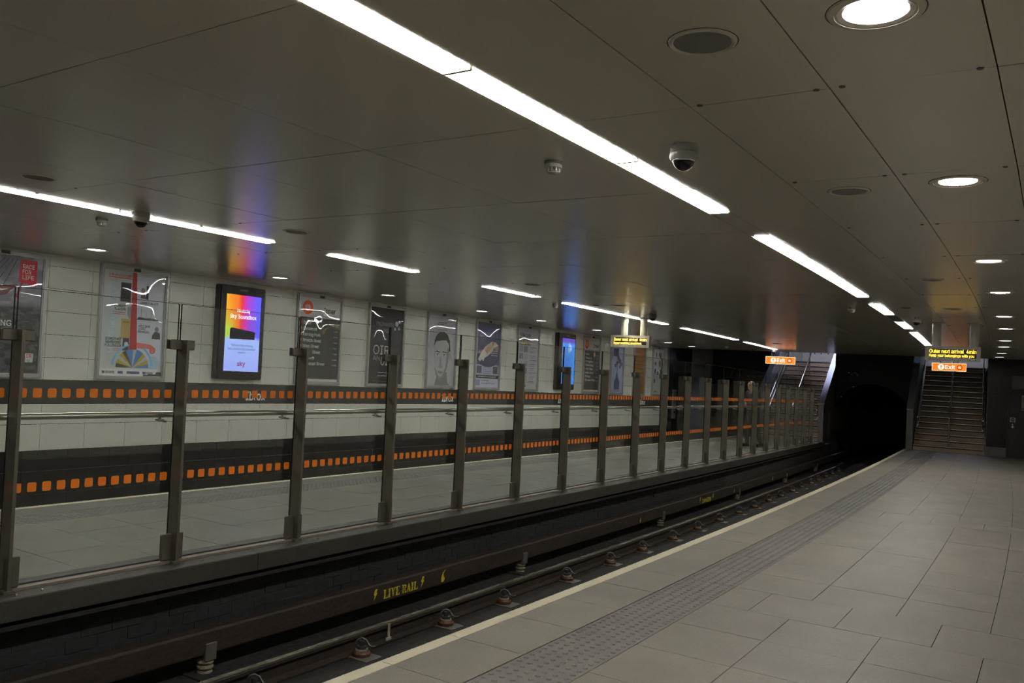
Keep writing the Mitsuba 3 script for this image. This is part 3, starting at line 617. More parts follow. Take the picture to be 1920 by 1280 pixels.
aa = np.linspace(.1, math.pi - .1, 30); polyp(t, f, 'wheel_rim', [(.02 + .33 * math.cos(a), .17 + .33 * math.sin(a)) for a in aa] + [(.02 + .30 * math.cos(a), .17 + .30 * math.sin(a)) for a in aa[::-1]], (110, 150, 196), .0131)
add('blue_wash', t, lathe([(0, 0), (.1, 0), (.1, .0006), (0, .0006)], 24), flat(140, 164, 194), f @ T().translate([.35, .24, .0129]))
patch(t, f, 'logo_bar', -.49, .49, .05, .155, (186, 188, 194), .0132)
for x0, x1, c in ((-.44, -.4, (70, 60, 66)), (-.39, -.25, (120, 122, 128)), (-.2, -.12, (50, 74, 120)), (-.06, .14, (60, 76, 110)), (.19, .24, (60, 74, 110)), (.25, .36, (120, 124, 130)), (.41, .49, (46, 52, 70))): patch(t, f, 'logo', x0, x1, .085, .12, c, .0138)
polyp(t, f, 'skyline', [(.2, .06), (.49, .06), (.49, .085), (.42, .1), (.38, .085), (.3, .095), (.27, .08), (.2, .075)], (44, 48, 62), .0139)

# digital screens
BOOST = 1.0
def f_ad(p, n, uv):
    x, y = uv.x, uv.y
    w = (fbm(x * 5.0, y * 1.5, 2.0, 2) - .5) * .25; q = x + w
    c = mix((.75, .62, .02), (.85, .22, .01), smoothstep(.0, .22, q)); c = mix(c, (.75, .03, .03), smoothstep(.22, .42, q)); c = mix(c, (.62, .02, .35), smoothstep(.4, .6, q))
    c = mix(c, (.25, .06, .75), smoothstep(.6, .8, q)); c = mix(c, (.10, .10, .95), smoothstep(.8, 1.0, q))
    low = mix((.33, .40, .95), (.36, .52, 1.0), y * 2); c = mix(c, mi.Color3f((.42, .65, .05)), smoothstep(.35, .1, x) * smoothstep(.75, .5, y))
    return mix(low, c, smoothstep(.44, .52, y + .06 * noise(x * 6, 1.0, 2.0))) * 1.0
def f_blue(p, n, uv):
    x, y = uv.x, uv.y; b = smoothstep(.55, .95, fbm(x * 3.5, y * 5.0, 5.0, 3) * smoothstep(.1, .6, y) * 1.5)
    c = mix((.03, .16, .62), (.05, .30, .85), fbm(x * 2, y * 2, 1.0, 2)); c = mix(c, (.5, .75, 1.0), b * smoothstep(.3, .9, x))
    return mix(c, (.10, .06, .45), smoothstep(.86, .94, y))
def screen(s0, s1, z0, z1, ss0, ss1, sz0, sz1, fn, label):
    w, h = s1 - s0, z1 - z0; t = thing('advertising_screen', label, 'screen', 'lit advertising screens'); f = lf(s0, s1, z0)
    o = sbox(-w/2, 0, w/2, h).buffer(-.03).buffer(.03, quad_segs=4); x0, x1, y0, y1 = ss0 - (s0 + s1)/2, ss1 - (s0 + s1)/2, sz0 - z0, sz1 - z0
    add('casing', t, cat(ext(o, .10), ext(o.buffer(-.02).difference(sbox(x0, y0, x1, y1)), .115)), 'm_black', f)
    add('sensor_bar', t, cham(-.08, .08, h - .075, h - .045, .112, .122, .003), 'm_grille', f)
    v = np.array([[x0, y0, .106], [x1, y0, .106], [x1, y1, .106], [x0, y1, .106]]); k = add('display', t, mikit.ply(trimesh.Trimesh(v, [[0, 1, 2], [0, 2, 3]], process=False), 'm_black', uv=np.array([[0, 0], [1, 0], [1, 1], [0, 1.]])), None, f, label='lit display')
    scene[k]['emitter'] = {'type': 'area', 'radiance': mikit.proc(fn)}
    return t, f, x0, x1, y0, y1
t, f, x0, x1, y0, y1 = screen(8.475, 9.375, 1.205, 2.635, 8.60, 9.295, 1.33, 2.50, f_ad, 'lit screen with rainbow picture of a black speaker bar over pale blue')
WHITE = (1.4, 1.4, 1.5)
cx = (x0 + x1) / 2; f2 = f @ T().translate([0, 0, .094])
mat('m_letter', prin((.8, .8, .8), .6)); mat('m_ad_dark', prin(sc(40, 44, 90), .5))
m = text('introducing', .05, .25, False, .0006, True); add('lettering', t, m, 'm_letter', f2 @ T().translate([cx, y0 + .93, .0135]), em=WHITE)
m = text('Sky Soundbox', .062, .52, False, .0006, True); add('lettering', t, m, 'm_letter', f2 @ T().translate([cx, y0 + .84, .0135]), em=WHITE)
add('pictured_speaker', t, ext(Polygon([(-.25, .0), (.24, .01), (.25, .115), (.23, .13), (-.22, .175), (-.25, .15)]), .0008), flat(16, 20, 40), f2 @ T().translate([cx, y0 + .49, .0135]))
for q, y in (('"Sounds utterly amazing', .40), ('and a steal for Sky customers"', .345)):
    m = text(q, .035, .43 if y > .38 else .55, False, .0006, True); add('lettering', t, m, flat(90, 100, 190), f2 @ T().translate([cx, y0 + y, .0135]))
scrawl(t, f2, cx - .07, y0 + .28, .018, .14, (70, 80, 150))
m = text('sky', .07, .16, True, .0006, True); add('lettering', t, m, flat(120, 20, 90), f2 @ T().translate([cx, y0 + .12, .0135]), em=(.16, .01, .10))
t, f, x0, x1, y0, y1 = screen(18.9, 19.78, 1.23, 2.64, 19.09, 19.75, 1.37, 2.52, f_blue, 'lit screen showing a bright blue picture, farther along the wall')

# station lists
BOOST = 1.85
mat('m_print_white', plast(ink(196, 196, 194), .3)); mat('m_print_slate', plast(ink(62, 62, 64), .3))
def station_list(s0, s1, label, seed, offset_z=0):
    t, f, w, h = poster(s0, s1, label, 'm_print_white', seed)
    patch(t, f, 'dark_field', -w/2 + .055, w/2 - .055, .1, 1.14, 'm_print_slate', .0126)
    add('roundel', t, lathe([(.06, 0), (.12, 0), (.12, .0008), (.06, .0008)], 28), flat(186, 72, 30), f @ T().translate([-.30, 1.3, .013])); words(t, f, 'S', -.328, 1.265, .07, (186, 72, 30))
    words(t, f, 'Inner', .08, 1.235, .09, (26, 26, 28), .3)
    for i, (q, mn) in enumerate((('Ibrox', 'You are here'), ('Cessnock', '2 mins'), ('Kinning Park', '4 mins'), ('Shields Road', '6 mins'), ('West Street', '7 mins'), ('Bridge Street', '9 mins'), ('St Enoch', '11 mins'), ('Buchanan Street', '13 mins'))):
        y = 1.02 - .098 * i; patch(t, f, 'bullet', -w/2 + .09, -w/2 + .135, y + .005, y + .045, (190, 76, 30), .0134)
        words(t, f, q, -w/2 + .165, y, .052, (200, 200, 198), dz=.0134); words(t, f, mn, w/2 - .09, y, .024, (170, 170, 170), dz=.0134, right=True)
    return t
station_list(10.165, 11.27, 'grey station list poster with orange roundel, nearer of the two lists', 3)
# 5 forest poster
mat('m_print_night', plast(ink(34, 33, 40), .3))
t, f, w, h = poster(11.98, 13.06, 'black night poster with thin silver lettering and small white figures', 'm_print_night', 4)
words(t, f, 'ENCHANTED', -.30, 1.13, .075, (132, 132, 140), .52, False); words(t, f, 'FOREST', -.16, 1.02, .06, (120, 120, 128), .26, False)
for dx, dy, r in ((.30, 1.2, .05), (.37, 1.12, .035), (.25, 1.1, .03), (.38, 1.24, .03)): add('butterfly', t, lathe([(0, 0), (r, 0), (r, .0006), (0, .0006)], 9), flat(160, 162, 168), f @ T().translate([dx, dy, .0134]))
words(t, f, 'OIR', -.36, .60, .17, (168, 160, 164), .46, False); words(t, f, 'AN', -.36, .485, .085, (130, 128, 132), .2, False); words(t, f, 'UISGE', -.13, .40, .16, (168, 160, 164), .55, False)
patch(t, f, 'small_print', -.2, .2, .255, .27, (120, 120, 124)); words(t, f, 'enchantedforest', -.22, .19, .032, (150, 150, 154), .42, False); patch(t, f, 'small_print', -.35, .2, .1, .108, (66, 66, 74)); patch(t, f, 'hill_line', -.48, .48, .16, .166, (56, 56, 66))
# 6 face poster: a plain grey portrait
def gcol(v): return (v, v, v + 2)
mat('m_print_grey', plast(ink(168, 168, 172), .3))
t, f, w, h = poster(13.77, 14.78, 'black and white poster of a short-haired man\'s face on plain grey', 'm_print_grey', 5)
def ell(cx, cy, rx, ry, n=28, a0=0, a1=2 * math.pi): return [(cx + rx * math.cos(a), cy + ry * math.sin(a)) for a in np.linspace(a0, a1, n)]
polyp(t, f, 'neck', [(-.2, .06), (.33, .06), (.24, .12), (.2, .34), (-.13, .25)], (96, 96, 98), .0130)
polyp(t, f, 'face', [(-.24, .86), (-.24, .66), (-.215, .50), (-.19, .34), (-.13, .22), (-.05, .17), (.04, .18), (.12, .26), (.2, .40), (.24, .55), (.27, .8), (.22, .98), (.08, 1.05), (-.12, 1.03)], (138, 138, 140), .0134)
polyp(t, f, 'cheek_shade', [(.27, .8), (.24, .55), (.2, .40), (.12, .26), (.04, .18), (.08, .3), (.15, .45), (.17, .7), (.2, .85)], (98, 98, 100), .0136)
polyp(t, f, 'jaw_shade', [(-.205, .42), (-.19, .34), (-.13, .22), (-.05, .17), (.04, .18), (.12, .26), (.08, .29), (.0, .23), (-.08, .25), (-.15, .36)], (104, 104, 106), .0137)
polyp(t, f, 'ear', ell(.285, .66, .04, .09), (128, 128, 130), .0132)
polyp(t, f, 'hair', [(-.25, .84), (-.25, .96), (-.19, 1.08), (-.08, 1.15), (.06, 1.16), (.18, 1.11), (.27, .98), (.30, .76), (.255, .78), (.235, .92), (.14, .99), (.02, .985), (-.1, .965), (-.19, .955), (-.225, .89)], (34, 34, 36), .0139)
for cx_, k in ((-.13, 1), (.09, 1)):
    polyp(t, f, 'eyebrow', [(cx_ - .085, .735), (cx_ - .03, .765), (cx_ + .085, .745), (cx_ + .085, .725), (cx_ - .02, .74)], (44, 44, 46), .0139)
    polyp(t, f, 'eye', ell(cx_, .675, .055, .021), (178, 178, 180), .0139); polyp(t, f, 'iris', ell(cx_ - .005, .677, .021, .021, 14), (36, 36, 38), .0142); polyp(t, f, 'eyelid', [(cx_ - .065, .68), (cx_ - .03, .703), (cx_ + .03, .705), (cx_ + .068, .685), (cx_ + .03, .694), (cx_ - .03, .692)], (70, 70, 72), .0142)
polyp(t, f, 'nose', [(-.035, .68), (-.06, .5), (-.09, .44), (-.06, .42), (-.01, .41), (.05, .425), (.06, .45), (.02, .47), (.0, .6)], (112, 112, 114), .0139)
polyp(t, f, 'mouth', [(-.11, .335), (-.05, .36), (-.02, .352), (.02, .358), (.09, .33), (.02, .295), (-.05, .30)], (108, 106, 107), .0139); patch(t, f, 'mouth_line', -.1, .08, .328, .334, (46, 46, 48), .0146)
for x, y, ww in ((-.14, 1.335, .28), (-.18, 1.295, .36), (-.17, 1.19, .33)): scrawl(t, f, x, y, .018, ww, (90, 90, 92))
# 7 sea-blue pantomime poster
mat('m_print_blue', plast(ink(92, 98, 122), .3))
t, f, w, h = poster(15.465, 16.475, 'slate blue show poster with a pale swirling figure and text strips', 'm_print_blue', 6)
polyp(t, f, 'peak', [(-.2, 1.26), (.0, 1.38), (.1, 1.33), (.28, 1.28)], (70, 78, 112)); scrawl(t, f, -.32, 1.17, .075, .66, (126, 134, 158)); patch(t, f, 'rule', -.3, .32, 1.14, 1.146, (130, 138, 164))
polyp(t, f, 'dark_pool', ell(0, .72, .43, .22), (52, 54, 76), .0130); polyp(t, f, 'figure', [(-.38, .66), (-.25, .83), (-.12, .95), (.12, 1.07), (.3, 1.06), (.4, 1.0), (.22, .93), (.12, .82), (.0, .75), (-.12, .70), (-.18, .62), (-.22, .67), (-.3, .61)], (188, 184, 176), .0136)
polyp(t, f, 'robe', [(-.12, .86), (.06, 1.0), (.18, .97), (.08, .86), (-.04, .8)], (158, 124, 100), .0139); add('head', t, lathe([(0, 0), (.05, 0), (.05, .0006), (0, .0006)], 18), flat(176, 140, 116), f @ T().translate([.19, 1.03, .014]))
for k, y in enumerate((.86, .81, .76)): patch(t, f, 'caption', .12, .38, y, y + .014, (180, 180, 190), .0136)
patch(t, f, 'lower_field', -.45, .45, .32, .55, (136, 140, 158), .0129); patch(t, f, 'photograph', -.41, -.22, .36, .52, (74, 72, 88), .0136); patch(t, f, 'photograph', .22, .41, .36, .52, (60, 58, 70), .0136)
for y in (.48, .44, .40, .36): patch(t, f, 'small_print', -.17, .17, y, y + .01, (96, 98, 116), .0136)
patch(t, f, 'dark_strip', -.45, .45, .255, .325, (34, 34, 44), .0136); scrawl(t, f, -.36, .275, .03, .72, (190, 190, 196), .0143)
patch(t, f, 'pale_strip', -.45, .45, .05, .25, (150, 154, 168), .0130); scrawl(t, f, -.22, .19, .03, .3, (40, 42, 60)); scrawl(t, f, -.22, .13, .028, .56, (40, 42, 60)); patch(t, f, 'stamp', -.42, -.27, .09, .22, (110, 116, 140), .0138)
# 8 diary poster
t, f, w, h = poster(17.16, 18.145, 'pale poster of calendar columns with large dark headline at the top', 'm_print_grey', 7)
for i in range(3): scrawl(t, f, -.38, 1.28 - .1 * i, .07, .44, (40, 40, 44))
for i in range(2):
    for j in range(5): patch(t, f, 'photo_block', -.39 + .2 * i, -.22 + .2 * i, .92 - .17 * j, 1.06 - .17 * j, [(120, 124, 136), (96, 100, 112), (140, 140, 146)][(i + j) % 3])
for j in range(9): patch(t, f, 'list_line', .08, .38 - .05 * (j % 3), 1.03 - .1 * j, 1.045 - .1 * j, (96, 96, 102)); patch(t, f, 'list_line', .08, .3, .995 - .1 * j, 1.003 - .1 * j, (120, 120, 126))
polyp(t, f, 'emblem', [(-.12, .1), (-.04, .1), (-.08, .17)], (60, 60, 66)); patch(t, f, 'small_print', -.3, .3, .2, .215, (104, 104, 110))
station_list(20.37, 21.335, 'grey station list poster farther along, right of the blue screen', 8)
# 11..13
mat('m_print_ice', plast(ink(158, 164, 184), .3)); mat('m_print_gold', plast(ink(150, 112, 30), .3))
t, f, w, h = poster(21.985, 22.87, 'pale blue poster of dark flowers in a blue bottle vase', 'm_print_ice', 9)
polyp(t, f, 'vase', [(-.16, .14), (.2, .14), (.2, .36), (.1, .48), (.06, .6), (-.02, .6), (-.05, .48), (-.16, .36)], (44, 58, 92)); patch(t, f, 'stem', .0, .04, .6, .95, (56, 50, 60), .0132)
for x, y, r in ((.18, .95, .1), (.08, 1.04, .09), (.28, .86, .08), (.0, .9, .07), (-.1, .82, .06), (.2, .78, .06)): polyp(t, f, 'flower', ell(x, y, r, r * .8, 9), (70, 40, 56), .0138)
patch(t, f, 'purple_bar', -.38, -.28, 1.0, 1.32, (88, 70, 150)); patch(t, f, 'dark_block', -.24, .1, 1.08, 1.3, (50, 46, 60)); patch(t, f, 'small_print', -.34, .2, .09, .105, (60, 62, 74))
t, f, w, h = poster(23.57, 24.47, 'golden yellow poster with rows of small text', 'm_print_gold', 10)
for j in range(9): patch(t, f, 'text_row', -.3, .3 - .06 * (j % 3), .3 + .12 * j, .32 + .12 * j, (110, 78, 24))
t, f, w, h = poster(25.01, 25.95, 'white poster scattered with small dark pictures, last on the white wall', 'm_print_white', 11)
for x, y, ww, hh, c in ((-.2, 1.2, .12, .18, (60, 58, 60)), (.02, 1.22, .1, .14, (74, 60, 60)), (.16, 1.18, .1, .2, (56, 54, 58)), (-.3, .95, .2, .12, (90, 90, 100)), (.05, .9, .2, .24, (128, 108, 60)), (-.28, .7, .14, .16, (50, 50, 54)), (-.08, .66, .16, .12, (60, 58, 64)), (.16, .66, .1, .2, (60, 58, 64)), (-.3, .4, .12, .14, (80, 84, 76)), (-.3, .12, .3, .05, (120, 120, 122))):
    polyp(t, f, 'picture', ell(x + ww/2, y + hh/2, ww/2, hh/2, 9), c)
BOOST = 1.0
# help point on the dark wall beyond
t = thing('help_point', 'slim grey help point panel on the dark wall past the last poster', 'intercom'); f = lf(26.8, 27.1, .45, .004)
add('panel', t, cham(-.13, .13, 0, .95, .004, .06, .006), 'm_grille', f); add('speaker_slot', t, cham(-.06, .06, .18, .24, .06, .066, .002), 'm_black', f); add('notice', t, cham(-.1, .1, .5, .9, .06, .064, .001), flat(84, 88, 96), f)

# ------------------------------------------------------------------ displays and exit signs
YLED = (2.4, 1.30, .0)
def display(s, d0, d1, z0, z1, pil, l1, l2, label, bodym):
    t = thing('train_display', label, 'display', 'hanging train time displays'); dc = (d0 + d1) / 2; w, h = d1 - d0, z1 - z0; f = M(s, dc, z0, face='viewer')
    add('case', t, cat(cham(-w/2, w/2, 0, h, -.11, .0, .008), ext(sbox(-w/2, 0, w/2, h).difference(sbox(-w/2 + .055, .05, w/2 - .055, h - .045)), .012)), bodym, f)
    add('window', t, cham(-w/2 + .05, w/2 - .05, .045, h - .04, 0, .004, .001), flat(14, 10, 6, .3), f)
    for k, (q, y, hh, wd_) in enumerate((l1, l2)): add('lettering', t, text(q, hh, wd_, True, .001).apply_translation([-w/2 + .062, y, .005]), 'm_letter', f, em=YLED)
    for x in (-.32, 0, .32): add('screw', t, lathe([(0, 0), (.007, 0), (.007, .003), (0, .003)], 8), 'm_iron', f @ T().translate([x, .022, .012]))
    for px in pil:
        p = add('pillar', t, P(tube([(0, 0, -.005), (0, 0, .2), (0, 0, H - z1)], .068, 24), bodym, 50), None, M(s + .055, px, z1)); add('flange', p, lathe([(.068, -.012), (.105, -.012), (.11, 0), (.068, 0)], 24), bodym, M(s + .055, px, H))
display(15.05, -1.67, -.891, 2.11, 2.34, (-1.515, -.985), ('Outer next arrival  4min', .122, .058, .655), ('Keep your belongings with you', .06, .045, .63), 'hanging yellow-lettered train display over the right-hand platform', 'm_white_plastic')
display(15.0, -7.096, -6.32, 2.15, 2.38, (-6.85, -6.46), ('Inner next arrival  4min', .122, .058, .655), ('Report anything suspicious', .06, .045, .56), 'hanging yellow-lettered train display over the island platform', 'm_cream')
def exit_sign(s, d0, d1, z0, z1, label):
    t = thing('exit_sign', label, 'sign', 'lit orange exit signs'); dc, w, h = (d0 + d1)/2, d1 - d0, z1 - z0; f = M(s, dc, z0, face='viewer')
    add('case', t, cham(-w/2, w/2, 0, h, -.08, 0, .004), 'm_alu', f)
    add('border', t, ext(sbox(-w/2, 0, w/2, h).difference(sbox(-w/2 + .014, .014, w/2 - .014, h - .014)), .004), 'm_letter', f, em=(1.0, .75, .42))
    cy = h / 2; disc = sbox(-w/2 + .014, .014, w/2 - .014, h - .014)
    add('face', t, ext(disc, .002), 'm_orange_film', f, em=(1.0, .20, .018))
    from shapely.geometry import Point
    arrow = Polygon([(-.012, -.05), (.012, -.05), (.012, .01), (.04, .01), (0, .055), (-.04, .01), (-.012, .01)])
    add('arrow_disc', t, ext(Point(0, 0).buffer(.078).difference(arrow), .002).apply_translation([-w/2 + .225, cy, .003]), 'm_letter', f, em=(1.1, 1.05, 1.0))
    add('lettering', t, text('Exit', .105, .235, True, .002).apply_translation([-w/2 + .325, cy - .052, .003]), 'm_letter', f, em=(1.1, 1.05, 1.0), label='white word Exit')
    add('pictogram_ring', t, ext(Point(0, 0).buffer(.066).difference(Point(0, 0).buffer(.053)), .002).apply_translation([w/2 - .16, cy, .003]), flat(120, 24, 6), f)
    fig = cat(*[ext(Polygon(q), .002) for q in ([(-.03, -.03), (-.02, -.03), (-.012, .03), (-.022, .03)], [(-.025, -.012), (.03, -.03), (.034, -.02), (-.02, -.002)], [(.0, -.005), (.03, .008), (.028, .018), (-.004, .006)])])
    add('pictogram', t, fig.apply_translation([w/2 - .16, cy, .003]), 'm_letter', f, em=(1.1, 1.0, .9))
    for x in (-w/4, w/4): add('hanger', t, tube([(0, 0, h), (0, 0, h + .08), (0, 0, H - z0)], .009, 8), 'm_iron', M(s + .04, dc + x, z0))
exit_sign(25.8, -2.19, -1.36, 2.317, 2.532, 'lit orange Exit sign in front of the right-hand stairs')
exit_sign(25.8, -6.626, -5.772, 2.32, 2.54, 'lit orange Exit sign in front of the island platform stairs')

# ------------------------------------------------------------------ far end: stairs, walls, tunnel
RISE, GO, SS0, NST = .1642, .2917, 28.73, 16
def stairs(d0, d1, label):
    t = thing('staircase', label, 'staircase'); dc = (d0 + d1)/2; w = d1 - d0; f0 = M(SS0, dc, 0, slope=False); z00 = -0.0
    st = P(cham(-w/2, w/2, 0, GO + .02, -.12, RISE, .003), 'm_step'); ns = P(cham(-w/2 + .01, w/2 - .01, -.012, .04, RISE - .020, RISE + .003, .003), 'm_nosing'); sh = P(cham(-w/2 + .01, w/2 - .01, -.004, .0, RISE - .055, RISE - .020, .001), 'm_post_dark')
    for k in range(NST):
        g = f0 @ T().translate([0, GO * k, RISE * k + .0]); p = add('step', t, st, None, g); add('nosing', p, ns, None, g, label='bright metal nosing'); add('nosing_shadow_strip', p, sh, None, g)
    add('landing', t, cham(-w/2, w/2, GO * NST, GO * NST + 3.0, RISE * NST - .2, RISE * NST, .003), 'm_step', f0)
    def rail(x, z, name='handrail', y0=.15):
        pts = [(x, y0, z), (x, y0 + .05, z), (x, y0 + .3, z + .02)] + [(x, yy, z + .02 + (yy - y0 - .3) * RISE / GO) for yy in np.linspace(y0 + .6, GO * NST + .2, 6)] + [(x, GO * NST + .6, z + .02 + (GO * NST - y0 - .1) * RISE / GO)]
        return add(name, t, P(tube(pts, .022, 12), 'm_steel', 60), None, f0)
    c = rail(0, 1.0); add('newel', c, cham(-.028, .028, .13, .18, 0, 1.0, .006), 'm_post', f0)
    for k in (4, 8, 12): add('baluster', c, cham(-.015, .015, GO * k + .1, GO * k + .14, RISE * (k + 1), RISE * k + 1.0, .004), 'm_post', f0)
    for x in (-w/2 + .09, w/2 - .07):
        for z in (1.0, .72): r = rail(x, z)
        for k in range(1, NST, 3): add('bracket', r, cham(x - .012, x + .012 + (.0), GO * k, GO * k + .03, RISE * k + .68, RISE * k + 1.0, .003), 'm_post_dark', f0)
    return t
stairs(-2.76, -.845, 'broad staircase with metal nosings climbing at the right-hand platform end')
stairs(-7.36, -5.53, 'broad staircase with metal nosings climbing at the island platform end')
def parapet(d0, d1, name, label):
    """side wall of a stair with a sloping top"""
    t = thing(name, label, 'wall', kind='structure'); f0 = M(SS0, (d0 + d1)/2, 0, slope=False); w = d1 - d0
    L = GO * NST; prof = Polygon([(-.03, -.75), (L + 3, -.75), (L + 3, 1.2 + (L) * RISE / GO), (L, 1.2 + L * RISE / GO), (-.03, 1.2)])
    m = ext(prof, w); v = m.vertices.copy(); m = trimesh.Trimesh(np.stack([v[:, 2] - w/2, v[:, 0], v[:, 1]], 1), m.faces[:, ::-1] * 1, process=False); m.fix_normals()
    add('core', t, m, 'm_clad', f0)
    cap = trimesh.Trimesh(*[np.array(q) for q in (lambda hh: ([(-w/2 - .012, -.045, 1.2), (w/2 + .012, -.045, 1.2), (w/2 + .012, L, 1.2 + L * RISE / GO), (-w/2 - .012, L, 1.2 + L * RISE / GO), (-w/2 - .012, -.045, 1.2 + hh), (w/2 + .012, -.045, 1.2 + hh), (w/2 + .012, L, 1.2 + hh + L * RISE / GO), (-w/2 - .012, L, 1.2 + hh + L * RISE / GO)], [[0, 2, 1], [0, 3, 2], [4, 5, 6], [4, 6, 7], [0, 1, 5], [0, 5, 4], [1, 2, 6], [1, 6, 5], [2, 3, 7], [2, 7, 6], [3, 0, 4], [3, 4, 7]]))(.03)], process=False)
    add('coping', t, cap, 'm_parapet', f0)
parapet(-2.96, -2.78, 'wall_stair', 'grey clad stair side wall with sloping coping beside the tunnel mouth')
parapet(-5.53, -5.37, 'wall_stair', 'stair side wall with brightly lit sloping coping at the end of the glass screen')
parapet(-7.54, -7.38, 'wall_stair', 'stair side wall on the far side of the island platform stairs')
# upper hall above the stairs: ends, roof, landing lamps
we = thing('wall_end', 'dark end walls beyond the platforms around stairs and tunnel mouths', 'wall', kind='structure')
def eb(s0, s1, d0, d1, z0, z1, m, name='panel', n=1): return add(name, we, bent(s0, s1, d0, d1, z0, z1, n), m)
eb(S1 + .01, S1 + .3, -.835, 1.5, -.2, 5.2, 'm_grout_dark', 'backing')
tiles = []
for a in np.arange(-.82, 1.4, .302):
    for k in range(10):
        if -.31 < a < .66 and k < 7: continue
        z0 = .27 + .3 * k; add('dark_tile', we, bent(S1 - .006, S1 + .01, a, a + .299, z0, z0 + .297), 'm_dark_tile')
eb(26.3, 36.5, 1.4, 1.6, -.2, 5.2, 'm_void', 'side_wall', 6); eb(SC + .05, 37, -11.6, 1.6, 5.2, 5.4, 'm_void', 'roof', 6); eb(36.5, 36.7, -11.4, 1.6, -.2, 5.2, 'm_void', 'backing')
LW = mat('m_landing_wall', plast((.55, .55, .56), .1))
for d0, d1 in ((-2.95, -.6), (-7.6, -5.3)): add('landing_wall', we, bent(36.3, 36.45, d0, d1, 2.0, 5.2), LW)
eb(SC, SC + .04, -11.2, 1.5, H + .03, 5.3, 'm_void', 'unseen_bulkhead', 4); eb(30.5, 30.6, -11.2, 1.4, 3.08, 5.2, 'm_void', 'unseen_bulkhead', 4); eb(SC, 30.5, -11.2, 1.4, 3.3, 3.4, 'm_void', 'unseen_low_roof', 4)  # second bulkhead, with its unseen low roof, added to cut the stair lamp
eb(28.73, 36.5, -.84, -.76, 2.6, 5.2, LW, 'landing_wall', 4)
# tunnel mouths
from shapely.geometry import Point
def portal(sm, dc, d0, d1, r, zc, name_lab):
    wall = sbox(d0 - dc, -1.0, d1 - dc, 4.6).difference(Point(0, zc).buffer(r, quad_segs=16).union(sbox(-r * .86, -1.0, r * .86, zc - r * .5)))
    m = ext(wall, .3); v = m.vertices; m = trimesh.Trimesh(np.stack([v[:, 0], v[:, 2], v[:, 1]], 1), m.faces[:, ::-1], process=False)
    add('portal', we, m, 'm_portal', M(sm, dc, 0, slope=False))
    ring = Point(0, zc).buffer(r + .13, quad_segs=16).difference(Point(0, zc).buffer(r, quad_segs=16)).intersection(sbox(-3, zc - .6, 3, 4)); m = ext(ring, .05); v = m.vertices
    add('portal_ring', we, trimesh.Trimesh(np.stack([v[:, 0], v[:, 2] - .05, v[:, 1]], 1), m.faces[:, ::-1], process=False), 'm_portal', M(sm, dc, 0, slope=False))
    a = np.linspace(-.3 * math.pi, 1.3 * math.pi, 24); ss = np.linspace(sm + .1, sm + 16, 14)
    v = np.stack([W(ss, dc + r * math.cos(x), zc + r * math.sin(x) + 0 * ss) for x in a], 1).reshape(-1, 3); q = []
    for i in range(len(ss) - 1):
        for k in range(len(a) - 1): q.append([24*i+k, 24*i+k+1, 24*i+24+k+1, 24*i+24+k])
    add('tunnel_lining', we, (v, np.array(q)), 'm_portal')
    add('tunnel_end', we, bent(sm + 16, sm + 16.1, dc - 1.6, dc + 1.6, -1, 3), 'm_void')
mat('m_portal', prin((.022, .021, .021), .8))
portal(31.0, -4.2, -5.37, -2.96, 1.235, .75, '')
portal(31.0, -8.9, -10.4, -7.54, 1.235, .7, '')
# bits on the portal wall
bits = [((-4.93, 2.33), .05, .03, (190, 190, 186), 'cable_clip', 'small pale cable clip, upper left above the tunnel mouth'), ((-4.83, 2.27), .06, .02, (170, 170, 166), 'cable_clip', 'small pale cable clip nearest the junction box'), ((-4.72, 2.33), .07, .02, (140, 140, 136), 'cable_clip', 'grey cable clip touching the junction box'), ((-4.65, 2.26), .06, .10, (112, 84, 66), 'junction_box', 'small brownish box on the wall above the tunnel mouth'),
        ((-4.76, 1.86), .06, .035, (200, 200, 190), 'cable_clip', 'pale cable clip on the tunnel arch crown left'), ((-5.14, 1.5), .05, .03, (170, 168, 160), 'cable_clip', 'pale cable clip on the left haunch of the tunnel arch'), ((-5.13, 2.02), .02, .02, (120, 120, 118), 'cable_clip', 'tiny clip left of the tunnel arch')]
for (d, z), ww, hh, c, nm, lab in bits:
    t = thing(nm, lab, 'box' if nm == 'junction_box' else 'clip'); f = M(30.99, d, z, face='viewer'); add('body', t, cham(-ww/2, ww/2, -hh/2, hh/2, .05, .085, .004), flat(*c), f); add('stem', t, cham(-.008, .008, -.008, .008, 0, .05, .002), 'm_iron', f)
t = thing('marker_board', 'dim yellow narrow board beside the track at the far kerb end', 'sign'); f = M(29.6, -5.33, .2, face='viewer'); add('board', t, cham(-.04, .04, 0, .8, 0, .02, .003), flat(84, 70, 26), f); add('foot', t, cham(-.02, .02, -.9, 0, 0, .015, .003), 'm_post_dark', f)
